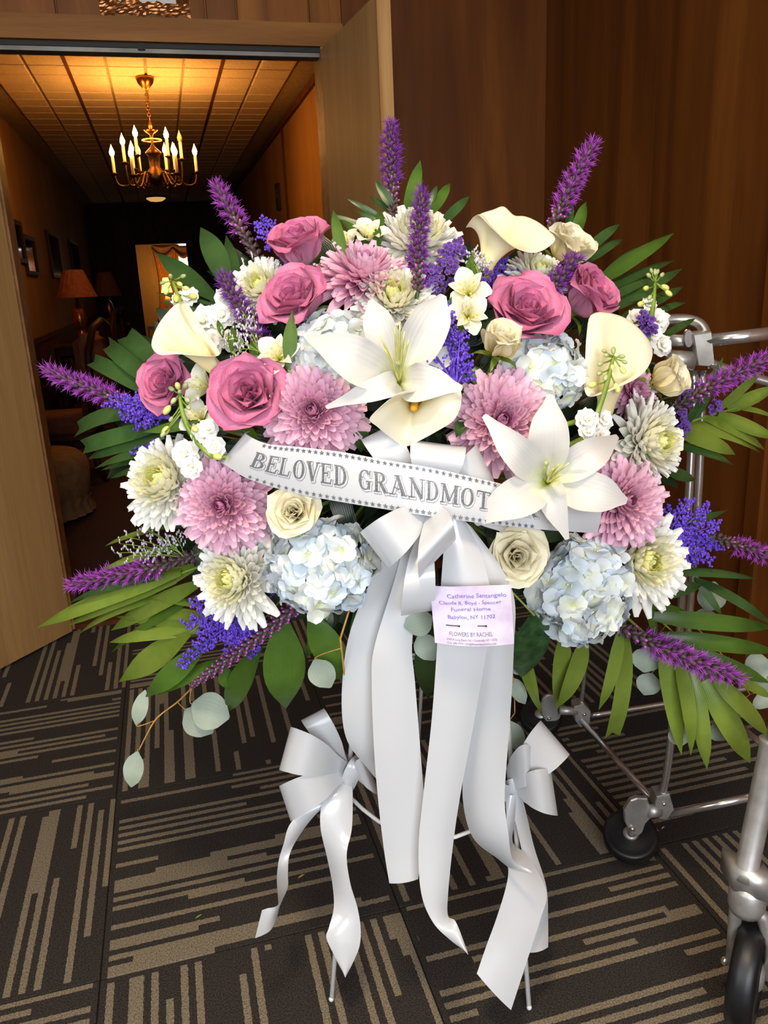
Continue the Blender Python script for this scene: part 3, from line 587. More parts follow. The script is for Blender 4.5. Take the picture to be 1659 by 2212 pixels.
def armchair(x, y, rz, label, mat, s=1.0):
    M_ = Matrix.Translation((x, y, 0)) @ Matrix.Rotation(rz, 4, 'Z') @ Matrix.Scale(s, 4); t = thing('armchair', label, 'chair', M=M_)
    def rbox(name, a, c, m, bev=.03):
        bm = bmesh.new(); v = MB().box(a, c); me = bpy.data.meshes.new(name); me.from_pydata([tuple(q) for q in v.v], [], v.f); bm.from_mesh(me)
        bmesh.ops.bevel(bm, geom=bm.edges[:], offset=bev, segments=3, affect='EDGES'); bm.to_mesh(me); bm.free(); me.materials.append(m); smooth(me); return link(name, me, t)
    rbox('seat', (-.29, -.30, .30), (.29, .27, .46), mat, .05); rbox('backrest', (-.28, .22, .42), (.28, .34, 1.02), mat, .05)
    b = MB(); b.box((-.31, -.31, .25), (.31, .30, .30)); obj('seat_frame', b, DKWOOD, t, False)
    b = MB(); b.tube([V((-.31, .30, .4)), V((-.32, .34, .9)), V((-.2, .36, 1.06)), V((0, .37, 1.10)), V((.2, .36, 1.06)), V((.32, .34, .9)), V((.31, .30, .4))], .025, 8); obj('back_frame', b, DKWOOD, t)
    for sx in (-1, 1):
        b = MB(); b.tube([V((sx*.31, .32, .70)), V((sx*.34, .1, .68)), V((sx*.34, -.16, .67)), V((sx*.33, -.24, .62)), V((sx*.31, -.2, .48)), V((sx*.31, -.18, .3))], .024, 8); obj('arm', b, DKWOOD, t)
        for sy, lean in ((-1, 0), (1, .05)):
            b = MB(); b.tube([V((sx*.28, sy*.27, .27)), V((sx*.29, sy*.29, .12)), V((sx*.28, sy*.28+lean, .0))], [.03, .024, .018], 8); obj('leg', b, DKWOOD, t)
lx, ly, lz = lamp(157, 583, 643, 90, -.78, 'table lamp with a pleated rust shade against the left hall wall', 0)
side_table(lx, ly, lz, 'dark side table carrying the nearer rust-shaded lamp')
l2 = lamp(225, 588, 640, 62, -.80, 'farther unlit table lamp with a brown shade in the hall', 0)
side_table(*l2, 'dark side table under the farther hall lamp')
p = on(165, 850, 2, .3); armchair(-.80, 6.15, R(-100), 'rust upholstered armchair with carved dark frame nearest in hall', UPH)
armchair(-.86, 9.3, R(-95), 'dark wooden armchair farther along the left hall wall', DKWOOD)
armchair(-.86, 10.6, R(-95), 'farthest armchair with rust seat beside the end doorway', UPH)
# round tan ottoman by the doorway
p = on(148, 1040, 2, 0); oc = V((-.88, 5.0, 0))
t = thing('ottoman', 'round tan upholstered ottoman just inside the hall doorway', 'ottoman', oc)
b = MB(); n = 28; rows = []
for z, r in ((.10, .30), (.13, .33), (.28, .345), (.34, .335), (.385, .29), (.40, .2), (.405, .001)):
    rows.append([V((oc.x+math.cos(2*PI*j/n)*r, oc.y+math.sin(2*PI*j/n)*r, z)) for j in range(n)])
b.grid(rows, 0, True); obj('cushion', b, UPH2, t)
b = MB()
rows = []
for z, r in ((.03, .345), (.10, .32), (.14, .34)):
    rows.append([V((oc.x+math.cos(2*PI*j/84)*r*(1+.025*(j % 3-1)), oc.y+math.sin(2*PI*j/84)*r*(1+.025*(j % 3-1)), z)) for j in range(84)])
b.grid(rows, 0, True); obj('skirt', b, UPH2, t)
for a in range(4):
    b = MB(); c = oc+V((.22*math.cos(a*PI/2+.6), .22*math.sin(a*PI/2+.6), 0)); b.tube([c, c+V((0, 0, .12))], [.016, .024], 8); obj('leg', b, DKWOOD, t)
# far room: curtain, valance, lit lamp on a table, small stool
def curtain(px0, px1, py0, py1, Y, label, mat, name='curtain'):
    a = on(px0, py0, 1, Y); c = on(px1, py0, 1, Y); z0 = max(.02, on(px0, py1, 1, Y).z); rows = []; n = 60
    for i in range(12):
        v = i/11; pinch = 1-.25*math.sin(PI*min(1, v*1.2)); z = lerp(a.z, z0, v)
        rows.append([V((lerp(a.x, c.x, .5+(j/n-.5)*pinch), Y+.035*math.sin(j/n*2*PI*9), z)) for j in range(n+1)])
    b = MB().grid(rows); t = thing(name, label, 'curtain', (a.x, Y, z0)); obj('drape', b, mat, t); return t
curtain(328, 386, 530, 705, FY-.12, 'gold drape hanging left of the far window', CURTAIN)
def swag(pxs, py, drop, Y, label):
    t = thing('valance', label, 'valance', on(pxs[0], py, 1, Y))
    for a, c in zip(pxs, pxs[1:]):
        p0 = on(a, py, 1, Y); p1 = on(c, py, 1, Y); dd = p0.z-on(a, py+drop, 1, Y).z; rows = []
        for i in range(9):
            v = i/8; rows.append([p0.lerp(p1, u/14) + V((0, -.05*math.sin(v*9)-.03, -dd*(.12+.88*v)*(.35+.65*math.sin(PI*u/14)))) for u in range(15)])
        obj('swag', MB().grid(rows), CURTAIN2, t)
    return t
swag([326, 372, 414], 527, 32, FY-.3, 'bronze swagged valance over the far window')
lz = lamp(357, 600, 632, 24, 0, 'small lit lamp with glowing yellow shade in the far room', 1, glow=12, plane=20.6)
side_table(lz[0], lz[1], lz[2], 'small table under the glowing far lamp', .3)
p = on(325, 655, 1, 19.5); t = thing('stool', 'small pale stool in the far room doorway', 'stool', (p.x, 19.5, 0))
b = MB(); b.box((p.x-.14, 19.35, .42), (p.x+.14, 19.65, .5)); obj('seat', b, UPH2, t, False)
for sx in (-1, 1):
    for sy in (-1, 1):
        b = MB(); b.tube([V((p.x+sx*.11, 19.5+sy*.11, 0)), V((p.x+sx*.11, 19.5+sy*.11, .42))], .018, 8); obj('leg', b, UPH2, t)

# ================================================================== THE FLOWER SPRAY
GOLD = PI*(3-math.sqrt(5))
def petal(Lh, W, phis, cup, prof, nu=5, nv=8, ruf=0, seed=0, point=0):
    """petal mesh data: base at the origin, grows up +Z and leans outward +Y by the angles phis (deg from the axis)"""
    rows = []; y = z = 0; r = random.Random(seed); ph0 = r.random()*6
    for i in range(nv):
        t = i/(nv-1); a = R(interp(phis, t))
        if i: y += math.sin(a)*Lh/(nv-1); z += math.cos(a)*Lh/(nv-1)
        wd = W/2*max(.0, interp(prof, t)); row = []
        for j in range(nu):
            s = 2*j/(nu-1)-1; d = cup*wd*s*s + ruf*W*t*t*math.sin(s*5+ph0+t*3)*abs(s)
            ex = point*Lh*t*t*(1-abs(s)) * (1 if t > .6 else 0)
            row.append(V((wd*s, y - d*math.cos(a) + ex*math.sin(a), z + d*math.sin(a) + ex*math.cos(a))))
        rows.append(row)
    return rows
def petal_me(name, mat, *a, **k): return MB().grid(petal(*a, **k)).mesh(name, mat)
ROSEPROF = [.38, .72, .96, 1.04, .92, .35]
PTPROF = [.45, .8, 1.0, .97, .7, .06]
def put(name, me, parent, az, r=0, z=0, tilt=0, s=1.0, sx=1.0):
    o = link(name, me, parent)
    o.matrix_basis = Matrix.Rotation(az, 4, 'Z') @ Matrix.Translation((0, r, z)) @ Matrix.Rotation(-tilt, 4, 'X') @ Matrix.Diagonal((s*sx, s, s, 1))
    return o
def stem_to(parent, M_, base_z, rad=.0028, mat=None, bend=.25):
    """stem from the flower's base down into the foam"""
    Mi = M_.inverted(); a = V((0, 0, base_z)); k = Mi.to_scale().x
    end = Mi @ (FOAMC + (M_.translation-FOAMC)*.18 - fw*-.02); mid = V((0, 0, base_z-(end-a).length*bend)); mid = mid
    b = MB(); b.tube(bez(a, mid, end, 8), rad*k, 7); return obj('stem', b, mat or GSTEM_D, parent)
def place(px, py, diam, fx, fy, dz=0, spin=0, depth=.3):
    hd = D(px, py)+dz; s = diam/2*mpp(px, py, hd); z = face(fx, fy); c = pt(px, py, hd)
    M_ = frame(z, rt*math.cos(spin)+up*math.sin(spin), c - z*(depth*s), s)
    # never farther from the camera than intended: the bloom centre sits at c
    return M_
CACHE = {}
# ---- roses
def rose(px, py, diam, fx, fy, label, mat, dz=0, opened=1.0, spin=0, group=None, n=22, hang=0):
    M_ = place(px, py, diam*1.3, fx, fy, dz, spin, .42); t = thing('rose', label, 'flower', M=M_, group=group)
    key = (mat.name, round(opened, 2), n)
    if key not in CACHE:
        ms = []
        for i in range(n):
            u = i/(n-1); e = u**1.15; o = opened
            ph = [lerp(16, 30+34*o, e), lerp(-2, 6+22*o, e), lerp(-6, 4+22*o, e), lerp(0, 14+40*o, e), lerp(6, 40+78*o, e)]
            ms.append(petal_me('petal', mat, lerp(.72, .98, e**.6), lerp(.52, 1.22, e**.7), ph, lerp(.75, .32, u), ROSEPROF if i % 3 else PTPROF, 7, 10, .045*u, i, .05*u))
        CACHE[key] = ms
    r_ = random.Random(int(px*7+py))
    for i, me in enumerate(CACHE[key]):
        u = i/(n-1); put('petal', me, t, i*GOLD*1.02+r_.uniform(-.15, .15), .02+.17*u*opened, .04*(1-u), R(r_.uniform(-3, 3)), 1.0*r_.uniform(.97, 1.03))
    b = MB(); b.lathe([(.001, -.34), (.07, -.32), (.13, -.22), (.16, -.08), (.2, .02)], 12); obj('calyx', b, GSTEM, t)
    if ('sepal',) not in CACHE: CACHE[('sepal',)] = petal_me('sepal', PALM_Y, .6, .2, [95, 80, 70, 100, 120], .3, [.6, 1, .8, .5, .02], 3, 6)
    for k in range(5): put('sepal', CACHE[('sepal',)], t, k*2*PI/5+.3, .12, -.12)
    stem_to(t, M_, -.33, .0032, GSTEM)
    return t
# ---- chrysanthemums
def mum(px, py, diam, fx, fy, label, kind, dz=0, n=150, spin=0, flat=1.0, group=None):
    n = int(n*1.5); M_ = place(px, py, diam*(1.1 if kind == 'pink' else 1.14), fx, fy, dz, spin, .22); t = thing('chrysanthemum', label, 'flower', M=M_, group=group)
    key = ('mum', kind, flat); RG = 9
    if key not in CACHE:
        CACHE[key] = []
        for k in range(RG):
            u = k/(RG-1); fb = lerp(4, 96, u**.85)*(.86+.14*flat); inc = lerp(66, 14, u) if kind == 'white' else lerp(34, -4, u)
            mat = (MUM_C if u < .2 else MUM_P) if kind == 'pink' else (MUM_Y if u < .35 else MUM_M if u < .6 else MUM_W)
            ph = [fb+10*(1-u), fb+6, fb-inc*.4, fb-inc]
            Lp = lerp(.30, .96, u**.75); CACHE[key].append([petal_me('petal', mat, Lp*q, lerp(.10, .225, u**.6), ph, .75, [.5, .8, .98, 1, .9, .46 if q > 1 else .26], 4, 6, .02, k+int(q*10)) for q in (.95, 1.04)])
    r_ = random.Random(int(px*3+py*5))
    for i in range(n):
        u = ((i+.5)/n)**.70; k = min(RG-1, max(0, round(u*(RG-1)+r_.uniform(-.35, .35))))
        put('petal', CACHE[key][k][i % 2], t, i*GOLD, .02+.10*u, .14*(1-u)-.04*u, R(r_.uniform(-7, 7)+(6 if kind == 'pink' else 0)*(u-.5)), r_.uniform(.9, 1.08) * (1.06 if i > n*.93 else 1), r_.uniform(.9, 1.15))
    b = MB(); b.lathe([(.001, -.26), (.06, -.24), (.16, -.12), (.2, -.03), (.12, .05), (.001, .09)], 12); obj('receptacle', b, GSTEM, t)
    stem_to(t, M_, -.25)
    return t
# ---- hydrangeas
def floret_me(k):
    b = MB(); r = random.Random(k)
    for i in range(4):
        Mx = Matrix.Rotation(i*PI/2+r.uniform(-.12, .12), 4, 'Z') @ Matrix.Translation((0, .01, 0)) @ Matrix.Rotation(R(r.uniform(-6, 6)), 4, 'Y')
        b.grid(petal(r.uniform(.92, 1.05), 1.05, [70, 66, 82, 104+r.uniform(-24, 20)], .2, [.25, .8, 1.05, .98, .5], 5, 6, .10, k*7+i), 0, False, Mx)
    b.ball((0, 0, .04), .085, 6, 4, 1)
    return b.mesh('floret', HYD, HYD_EYE)
HF = [floret_me(k) for k in range(6)]
def hydrangea(px, py, wpx, hpx, fx, fy, label, dz=0, n=62, fs=.30, seed=1):
    M_ = place(px, py, wpx, fx, fy, dz, 0, .0); t = thing('hydrangea', label, 'flower', M=M_, group='pale blue hydrangea heads')
    r_ = random.Random(seed); asp = hpx/wpx
    for i in range(n):
        z = 1-1.25*(i+.5)/n; a = i*GOLD+r_.uniform(-.2, .2); q = math.sqrt(max(0, 1-z*z)); nr = V((q*math.cos(a), q*math.sin(a), z))
        rr = .80*r_.uniform(.86, 1.06); p = V((nr.x*rr, nr.y*rr*asp, nr.z*rr*.72-.05)); nn = (V((nr.x, nr.y/asp, nr.z*1.25)) + V((r_.uniform(-.75, .75), r_.uniform(-.75, .75), r_.uniform(-.3, .3)))).normalized()
        o = link('floret', HF[i % 6], t); s_ = fs*r_.uniform(.85, 1.12); o.matrix_basis = frame(nn, V((r_.uniform(-1, 1), r_.uniform(-1, 1), .1)), p, s_)
    b = MB()
    for i in range(16):
        a = i*GOLD; z = .6-1.0*i/16; q = math.sqrt(max(0, 1-z*z)); b.tube([V((0, 0, -.75)), V((q*math.cos(a)*.4, q*math.sin(a)*.4*asp, -.2)), V((q*math.cos(a)*.72, q*math.sin(a)*.72*asp, z*.55))], .02, 5)
    b.ball((0, 0, -.1), .52, 12, 8, 0, (1, asp, .75)); obj('branchlets', b, GBUD, t)
    stem_to(t, M_, -.72, .004, GSTEM)
    return t
# ---- free petals and leaves laid between two points
def blade(p0, p1, width, nrm, arch=.1, prof=(.3, .8, 1, .85, .5, .04), fold=.12, droop=0, nv=10, nu=5, twist=0, notch=0, tipcurl=0, rib_=0, ruf=0, ph=0):
    ax = p1-p0; Ln = ax.length; t = ax.normalized(); n0 = (V(nrm) - t*V(nrm).dot(t)).normalized(); rows = []
    for i in range(nv):
        u = i/(nv-1); q = Quaternion(t, twist*u); n_ = q @ n0; s_ = t.cross(n_)
        c = p0 + ax*u + n0*(arch*Ln*4*u*(1-u)) + V((0, 0, -1))*(droop*Ln*u*u) - n0*(tipcurl*Ln*max(0, u-.62)**2*6)
        wd = width/2*interp(list(prof), u)
        rows.append([c + s_*(wd*(2*j/(nu-1)-1)) + n_*(fold*wd*((2*j/(nu-1)-1)**2) - rib_*wd*math.exp(-((2*j/(nu-1)-1)**2)/.04)*(1-u) + ruf*wd*math.sin(u*13+ph+(2 if j*2 > nu else 0))*((2*j/(nu-1)-1)**2)*u) + (t*(-notch*width*(1-abs(2*j/(nu-1)-1)))*(1 if i == nv-1 else 0)) for j in range(nu)])
    return rows
LEAFP = (.2, .62, .94, 1, .84, .46, .02); STRAP = (.42, .86, 1, .98, .86, .56, .02); CUTP = (.35, .75, .95, 1, 1, .97, .85); LILYP = (.30, .62, .95, 1.1, 1.08, .86, .18)
def lily(cx, cy, petals, label, dz=0, stam=None, group='white lilies'):
    """petals: (tip px, tip py, width px, tip hd offset, arch, twist)"""
    hd = D(cx, cy)+dz; c = pt(cx, cy, hd+.035); t = thing('lily', label, 'flower', c, group)
    k = mpp(cx, cy, hd)
    for tx, ty, wpx, th, ar, tw, tc_ in petals:
        tip = pt(tx, ty, hd+th); n_ = (CAM-c).normalized()
        out = (tip-c); base = c + out.normalized()*.004
        obj('petal', MB().grid(blade(base, tip, wpx*k*.82, n_, ar, LILYP, .36, 0, 18, 11, tw, 0, tc_, .16, .16, tx)), LILY, t)
    for dx, dy, ln in (stam or []):
        p1 = pt(cx+dx, cy+dy, hd-ln); b = MB(); b.tube(bez(c, pt(cx+dx*.35, cy+dy*.5, hd-ln*.9), p1, 8), [.0016]*6+[.0012, .0009], 6); s_ = obj('filament', b, YBUD, t)
    b = MB(); b.tube([c, pt(cx-6, cy-18, hd+.01), pt(cx-2, cy-40, hd-.02)], [.003, .0026, .0022], 8); b.ball(pt(cx-2, cy-41, hd-.021), .0036, 8, 5); obj('pistil', b, GBUD, t)
    b = MB(); b.tube(bez(c, c-n_*.05, FOAMC+(c-FOAMC)*.2, 8), .0035, 8); obj('stem', b, GSTEM, t)
    return t
# ---- calla lilies: a rolled spathe lofted from its round neck to a wavy open rim
def calla(neck, axis, rim, label, bend=.55, spad=None, lean=0.0):
    """neck=(px,py,hd,radius px); axis=(right,up,toward camera); rim=closed list of (px,py,hd offset)"""
    o = pt(*neck[:3]); ax = (rt*axis[0]+up*axis[1]-fw*axis[2]).normalized(); k = mpp(*neck[:3]); r0 = neck[3]*k
    t = thing('calla_lily', label, 'flower', o, 'cream calla lilies'); P = [pt(x, y, neck[2]+h) for x, y, h in rim]; m_ = len(P); n = m_*4
    def closed(u):
        x = (u % 1)*m_; i = int(x); f = x-i; q = [P[(i+d) % m_] for d in (-1, 0, 1, 2)]
        return (q[1]*2 + (q[2]-q[0])*f + (q[0]*2-q[1]*5+q[2]*4-q[3])*f*f + (q[1]*3-q[0]-q[2]*3+q[3])*f**3)*.5
    cols = []; nv = 16
    for j in range(n+1):
        rp_ = closed(j/n); d = rp_-o; hgt = d.dot(ax); side = d-ax*hgt; sn = side.normalized() if side.length > 1e-5 else ax.orthogonal()
        n0 = o+sn*r0; c1 = n0+ax*(max(hgt, .03)*bend); c2 = rp_ + ax*max(.012, .30*side.length) - sn*(.42*side.length)
        col = []
        for i in range(nv):
            v = i/(nv-1); a = 1-v; col.append(n0*a**3 + c1*3*a*a*v + c2*3*a*v*v + rp_*v**3)
        cols.append(col)
    sp_ = MB().grid([[cols[j][i] for j in range(n+1)] for i in range(nv)]); obj('spathe', sp_, CALLA, t)
    L_ = sum(((p-o).dot(ax) for p in P), 0)/m_; s0 = o+ax*.004; s1 = pt(*spad) if spad else o+ax*max(.02, L_*.55)
    b = MB(); b.tube([s0, s0.lerp(s1, .5), s0.lerp(s1, .9), s1], [.0042, .0052, .0046, .002], 10); obj('spadix', b, SPADIX, t)
    b = MB(); b.tube(bez(o+ax*.006, o-ax*.05, FOAMC+(o-FOAMC)*.2, 9), [r0*.98, r0*.9]+[.0055]*7, 12); obj('stem', b, GSTEM, t)
    return t
# ---- alstroemeria
def alstro(px, py, diam, fx, fy, label, dz=0, spin=0):
    M_ = place(px, py, diam*1.22, fx, fy, dz, spin, .3); t = thing('alstroemeria', label, 'flower', M=M_, group='white alstroemeria blooms')
    if 'al' not in CACHE:
        CACHE['al'] = [petal_me('petal', ALST, 1.15, .74, [30, 38, 55, 88], .3, [.2, .45, .85, 1.05, .9, .2], 5, 9, .04, 3), petal_me('petal', ALST_S, 1.1, .42, [22, 30, 45, 80], .3, [.25, .5, .85, 1, .8, .1], 5, 9, .02, 4)]
    for k in range(3): put('petal', CACHE['al'][0], t, k*2*PI/3, .05, 0)
    for k in range(3): put('petal', CACHE['al'][1], t, k*2*PI/3+PI/3, .03, .03)
    for k in range(4):
        a = k*1.6; b = MB(); b.tube([V((0, 0, .0)), V((.1*math.cos(a), .1*math.sin(a), .45)), V((.26*math.cos(a), .26*math.sin(a), .72))], .018, 5); b.ball((.27*math.cos(a), .27*math.sin(a), .74), .05, 6, 4); obj('stamen', b, YBUD, t)
    stem_to(t, M_, .0, .0024, GSTEM)
# ---- liatris spikes
def tuft(mat, seed, n=11):
    b = MB(); r = random.Random(seed)
    b.lathe([(.001, -.05), (.16, .05), (.2, .25), (.15, .48), (.10, .55)], 7, None, 1)
    for i in range(n):
        a = i*GOLD; sp_ = math.sqrt((i+.5)/n); d = V((math.cos(a)*sp_, math.sin(a)*sp_, 0)); w_ = V((-d.y, d.x, 0)).normalized()*.035
        p0 = V((0, 0, .42))+d*.08; p1 = V((0, 0, .85))+d*.3; p2 = V((0, 0, 1.08+r.uniform(-.12, .16)*1))+d*r.uniform(.55, .95)
        b.add([p0-w_, p0+w_, p1-w_, p1+w_, p2], [(0, 1, 3, 2), (2, 3, 4)], [(0, 0), (1, 0), (0, .5), (1, .5), (.5, 1)], 0)
    return b.mesh('floret', mat, LIA_BUD)
TUFT = {'bright': [tuft(LIA, k) for k in range(3)], 'deep': [tuft(LIA_D, k+5) for k in range(3)]}
bb = MB(); bb.lathe([(.001, -.1), (.2, .05), (.26, .3), (.2, .55), (.12, .62)], 8, None, 1); bb.lathe([(.12, .6), (.13, .7), (.08, .8), (.001, .84)], 7, None, 0)
BUDT = [bb.mesh('bud', LIA_TIP, LIA_BUD)]
bb = MB(); bb.lathe([(.001, -.1), (.17, .05), (.22, .3), (.15, .6), (.03, .8), (.001, .82)], 8)
for a in range(4):
    bb.grid(petal(.7, .22, [50, 30, 10, 30], .4, [.6, 1, .8, .1], 3, 4), 0, False, Matrix.Rotation(a*PI/2, 4, 'Z') @ Matrix.Translation((0, .1, 0)))
BUDD = [bb.mesh('bud', LIA_BUD)]
def liatris(b_, t_, wpx, label, tone='bright', openfrom=.35, dz=.03, sag=.02, buds=False, h2=None):
    x0, y0 = b_; x1, y1 = t_; h0 = D(x0, y0)+dz; h1 = (D(x1, y1)+dz) if h2 is None else h2
    p0 = pt(x0, y0, h0); p1 = pt(x1, y1, h1); t = thing('liatris', label, 'flower', p0, 'purple liatris spikes')
    k = mpp((x0+x1)/2, (y0+y1)/2, (h0+h1)/2); Rr = wpx/2*k; ax = p1-p0; ln = ax.length; u = ax.normalized()
    mid = (p0+p1)/2 + u.cross(fw).normalized()*ln*sag; sp_ = bez(p0, mid, p1, 14)
    b = MB(); b.tube([FOAMC+(p0-FOAMC)*.25] + sp_, [.0028]+[.0026]*10+[.002]*4, 7); obj('stem', b, GSTEM_D, t)
    n = int(ln/(Rr*.13)); a = rnd.random()*6; s_ = u.orthogonal().normalized(); w_ = u.cross(s_)
    for i in range(n):
        v = (i+.5)/n; c = interp(sp_, v); tan = (interp(sp_, min(1, v+.03))-interp(sp_, max(0, v-.03))).normalized(); a += GOLD
        d = (s_*math.cos(a)+w_*math.sin(a)); ang = lerp(1.15, .35, max(0, (v-.75)/.25)); dirv = (d*math.sin(ang)+tan*math.cos(ang)).normalized()
        op = (v-openfrom)/.25 + rnd.uniform(-.3, .3)
        if buds: me = BUDT[0]; s2 = Rr*1.0
        elif op > .5: me = TUFT[tone][i % 3]; s2 = Rr*rnd.uniform(.85, 1.2)
        elif op > 0: me = BUDT[0]; s2 = Rr*rnd.uniform(.85, 1)
        else: me = BUDD[0]; s2 = Rr*rnd.uniform(.75, .9)
        o = link('floret' if me not in BUDT+BUDD else 'bud', me, t); o.matrix_parent_inverse = Matrix(); o.matrix_basis = Matrix.Translation(-p0) @ frame(dirv, tan, c + d*.001, s2*lerp(1, .8, v if buds else 0))
# ---- dyed solidago: plumes of tiny indigo beads
def solidago(b_, tips, label, dz=.0, r=.0021, dens=1.0):
    x0, y0 = b_; h0 = D(x0, y0)+dz; p0 = pt(x0, y0, h0); t = thing('solidago_plume', label, 'flower', p0, 'indigo dyed solidago plumes'); st = MB(); bd = MB()
    st.tube([FOAMC+(p0-FOAMC)*.3, p0], .002, 6)
    for tx, ty in tips:
        p1 = pt(tx, ty, D(tx, ty)+dz+rnd.uniform(-.02, .03)); ln = (p1-p0).length; mid = (p0+p1)/2+V((0, 0, ln*.12)); cu = bez(p0, mid, p1, 10); st.tube(cu, [.0016]*5+[.0011]*5, 5)
        nb = max(5, int(ln/.0075)); ax = (p1-p0).normalized(); s_ = ax.cross(fw).normalized()
        for i in range(nb):
            v = .18+.82*(i+.5)/nb; c = interp(cu, v); side = 1 if i % 2 else -1; bl = lerp(.030, .010, v)*min(1, ln/.06+.3)
            e = c + (s_*side*.8 + ax*.75 - fw*rnd.uniform(-.6, .8)).normalized()*bl; st.tube([c, c.lerp(e, .6)+ax*.001, e], .0008, 4)
            m_ = int(8*dens*bl/.022)+4
            for q in range(m_):
                w_ = .25+.75*(q+.5)/m_; cc = c.lerp(e, w_) + V((rnd.uniform(-1, 1), rnd.uniform(-1, 1), rnd.uniform(-1, 1)))*.0026; bd.ball(cc, r*rnd.uniform(.8, 1.2), 5, 3)
    obj('branchlets', st, SOL, t); tag(obj('beads', bd, SOL, t), kind='stuff')
# ---- statice, limonium
def statice(clusters, label, dz=.02):
    x0, y0, _ = clusters[0]; p0 = pt(x0, y0, D(x0, y0)+dz+.02); t = thing('statice', label, 'flower', p0, 'purple statice sprigs')
    if 'st' not in CACHE:
        b = MB()
        for i in range(5): b.grid(petal(1, .8, [30, 40, 60, 85], .3, [.3, .7, 1, .75], 4, 5, .1, i), 0, False, Matrix.Rotation(i*2*PI/5, 4, 'Z'))
        CACHE['st'] = b.mesh('floret', STAT)
    st = MB()
    for cx, cy, rr in clusters:
        h_ = D(cx, cy)+dz; c = pt(cx, cy, h_+.02); k = mpp(cx, cy, h_); st.tube([FOAMC+(c-FOAMC)*.3, c], .002, 6)
        for i in range(max(8, int(rr*.62))):
            a = i*GOLD; q = math.sqrt((i+.5)/(rr*.62)); e = c + (rt*math.cos(a)+up*math.sin(a))*(rr*k*q) - fw*(.022*(1-q*q)+rnd.uniform(0, .012)); st.tube([c, e], .0008, 4)
            o = link('floret', CACHE['st'], t); o.matrix_parent_inverse = Matrix(); n_ = ((e-c)*20-fw*.8+V((rnd.uniform(-.4, .4),)*3)).normalized(); o.matrix_basis = Matrix.Translation(-p0) @ frame(n_, up, e-n_*.004, 8.0*k*rnd.uniform(.8, 1.2))
    obj('branchlets', st, GSTEM_D, t)
def limonium(b_, tips, label, mat=None, dz=.0, r=.0014, cat='flower'):
    x0, y0 = b_; p0 = pt(x0, y0, D(x0, y0)+dz); t = thing('limonium', label, cat, p0, 'misty limonium sprigs'); st = MB(); sp_ = MB(); st.tube([FOAMC+(p0-FOAMC)*.3, p0], .0012, 5)
    for tx, ty in tips:
        p1 = pt(tx, ty, D(tx, ty)+dz); cu = bez(p0, (p0+p1)/2+up*.008, p1, 8); st.tube(cu, .0007, 4); ax = (p1-p0).normalized(); s_ = ax.cross(fw).normalized(); ln = (p1-p0).length
        for i in range(7):
            v = .35+.65*i/6; c = interp(cu, v); d = (ax*.7+s_*(.8 if i % 2 else -.8)-fw*rnd.uniform(-.5, .5)).normalized(); e = c+d*.012; st.tube([c, e], .0005, 4)
            for q in range(4): sp_.ball(c.lerp(e, .4+.6*q/3)+V((rnd.uniform(-1, 1), rnd.uniform(-1, 1), rnd.uniform(-1, 1)))*.0012, r, 5, 3, 0, (1, 1, 1.6))
    obj('branchlets', st, GSTEM, t); tag(obj('catkins', sp_, mat or MISTY, t), kind='stuff')
# ---- white stock
def stockfl():
    out = []
    for k in range(3):
        b = MB()
        for layer, (ln, ph, n) in enumerate(((1.0, 80, 5), (.8, 50, 5), (.55, 22, 4))):
            for i in range(n): b.grid(petal(ln, .95*ln+.1, [ph-25, ph-10, ph+8, ph+22], .2, [.2, .7, 1.1, 1.0, .6], 5, 6, .16, k*30+layer*9+i), 0, False, Matrix.Rotation(i*2*PI/n+layer*.5+k, 4, 'Z') @ Matrix.Translation((0, .02, layer*.04)))
        b.ball((0, 0, .18), .12, 6, 4, 1); out.append(b.mesh('floret', STOCK_W, YBUD))
    return out
SF = stockfl()
def stock(stem, buds, flowers, label, dz=-.01):
    """stem: list of px points bottom->top; buds: (px,py,size px); flowers: (px,py,diam px,fx,fy)"""
    P = [pt(x, y, D(x, y)+dz) for x, y in stem]; t = thing('stock_flower', label, 'flower', P[0], 'white stock stems'); k = mpp(*stem[0], 1.1)
    b = MB(); b.tube([FOAMC+(P[0]-FOAMC)*.35]+[interp(P, i/9) for i in range(10)], [.0038]*7+[.0034, .003, .0026, .0022], 8); obj('stem', b, GSTEM, t)
    for x, y, s_ in buds:
        c = pt(x, y, D(x, y)+dz-rnd.uniform(0, .012)); best = min((interp(P, i/20) for i in range(21)), key=lambda q: (q-c-up*.02).length)
        d = (c-best).normalized(); b = MB(); b.tube([best, best.lerp(c, .55)-up*.001, c], .0012, 5, 1); rot = frame(d).to_3x3(); b.ball(c+d*s_*k*.3, s_*k*.5, 8, 6, 0, (.62, .62, 1), rot); obj('bud', b, [YBUD if s_ > 19 else GBUD, GSTEM], t)
    for x, y, dm, fx, fy in flowers:
        h_ = D(x, y)+dz+.005; z = face(fx, fy); o = link('floret', SF[int(x+y) % 3], t); o.matrix_parent_inverse = Matrix(); s2 = dm/2*mpp(x, y, h_)*1.02
        o.matrix_basis = Matrix.Translation(-P[0]) @ frame(z, rt*math.cos(x)+up*math.sin(x), pt(x, y, h_)-z*s2*.3, s2)
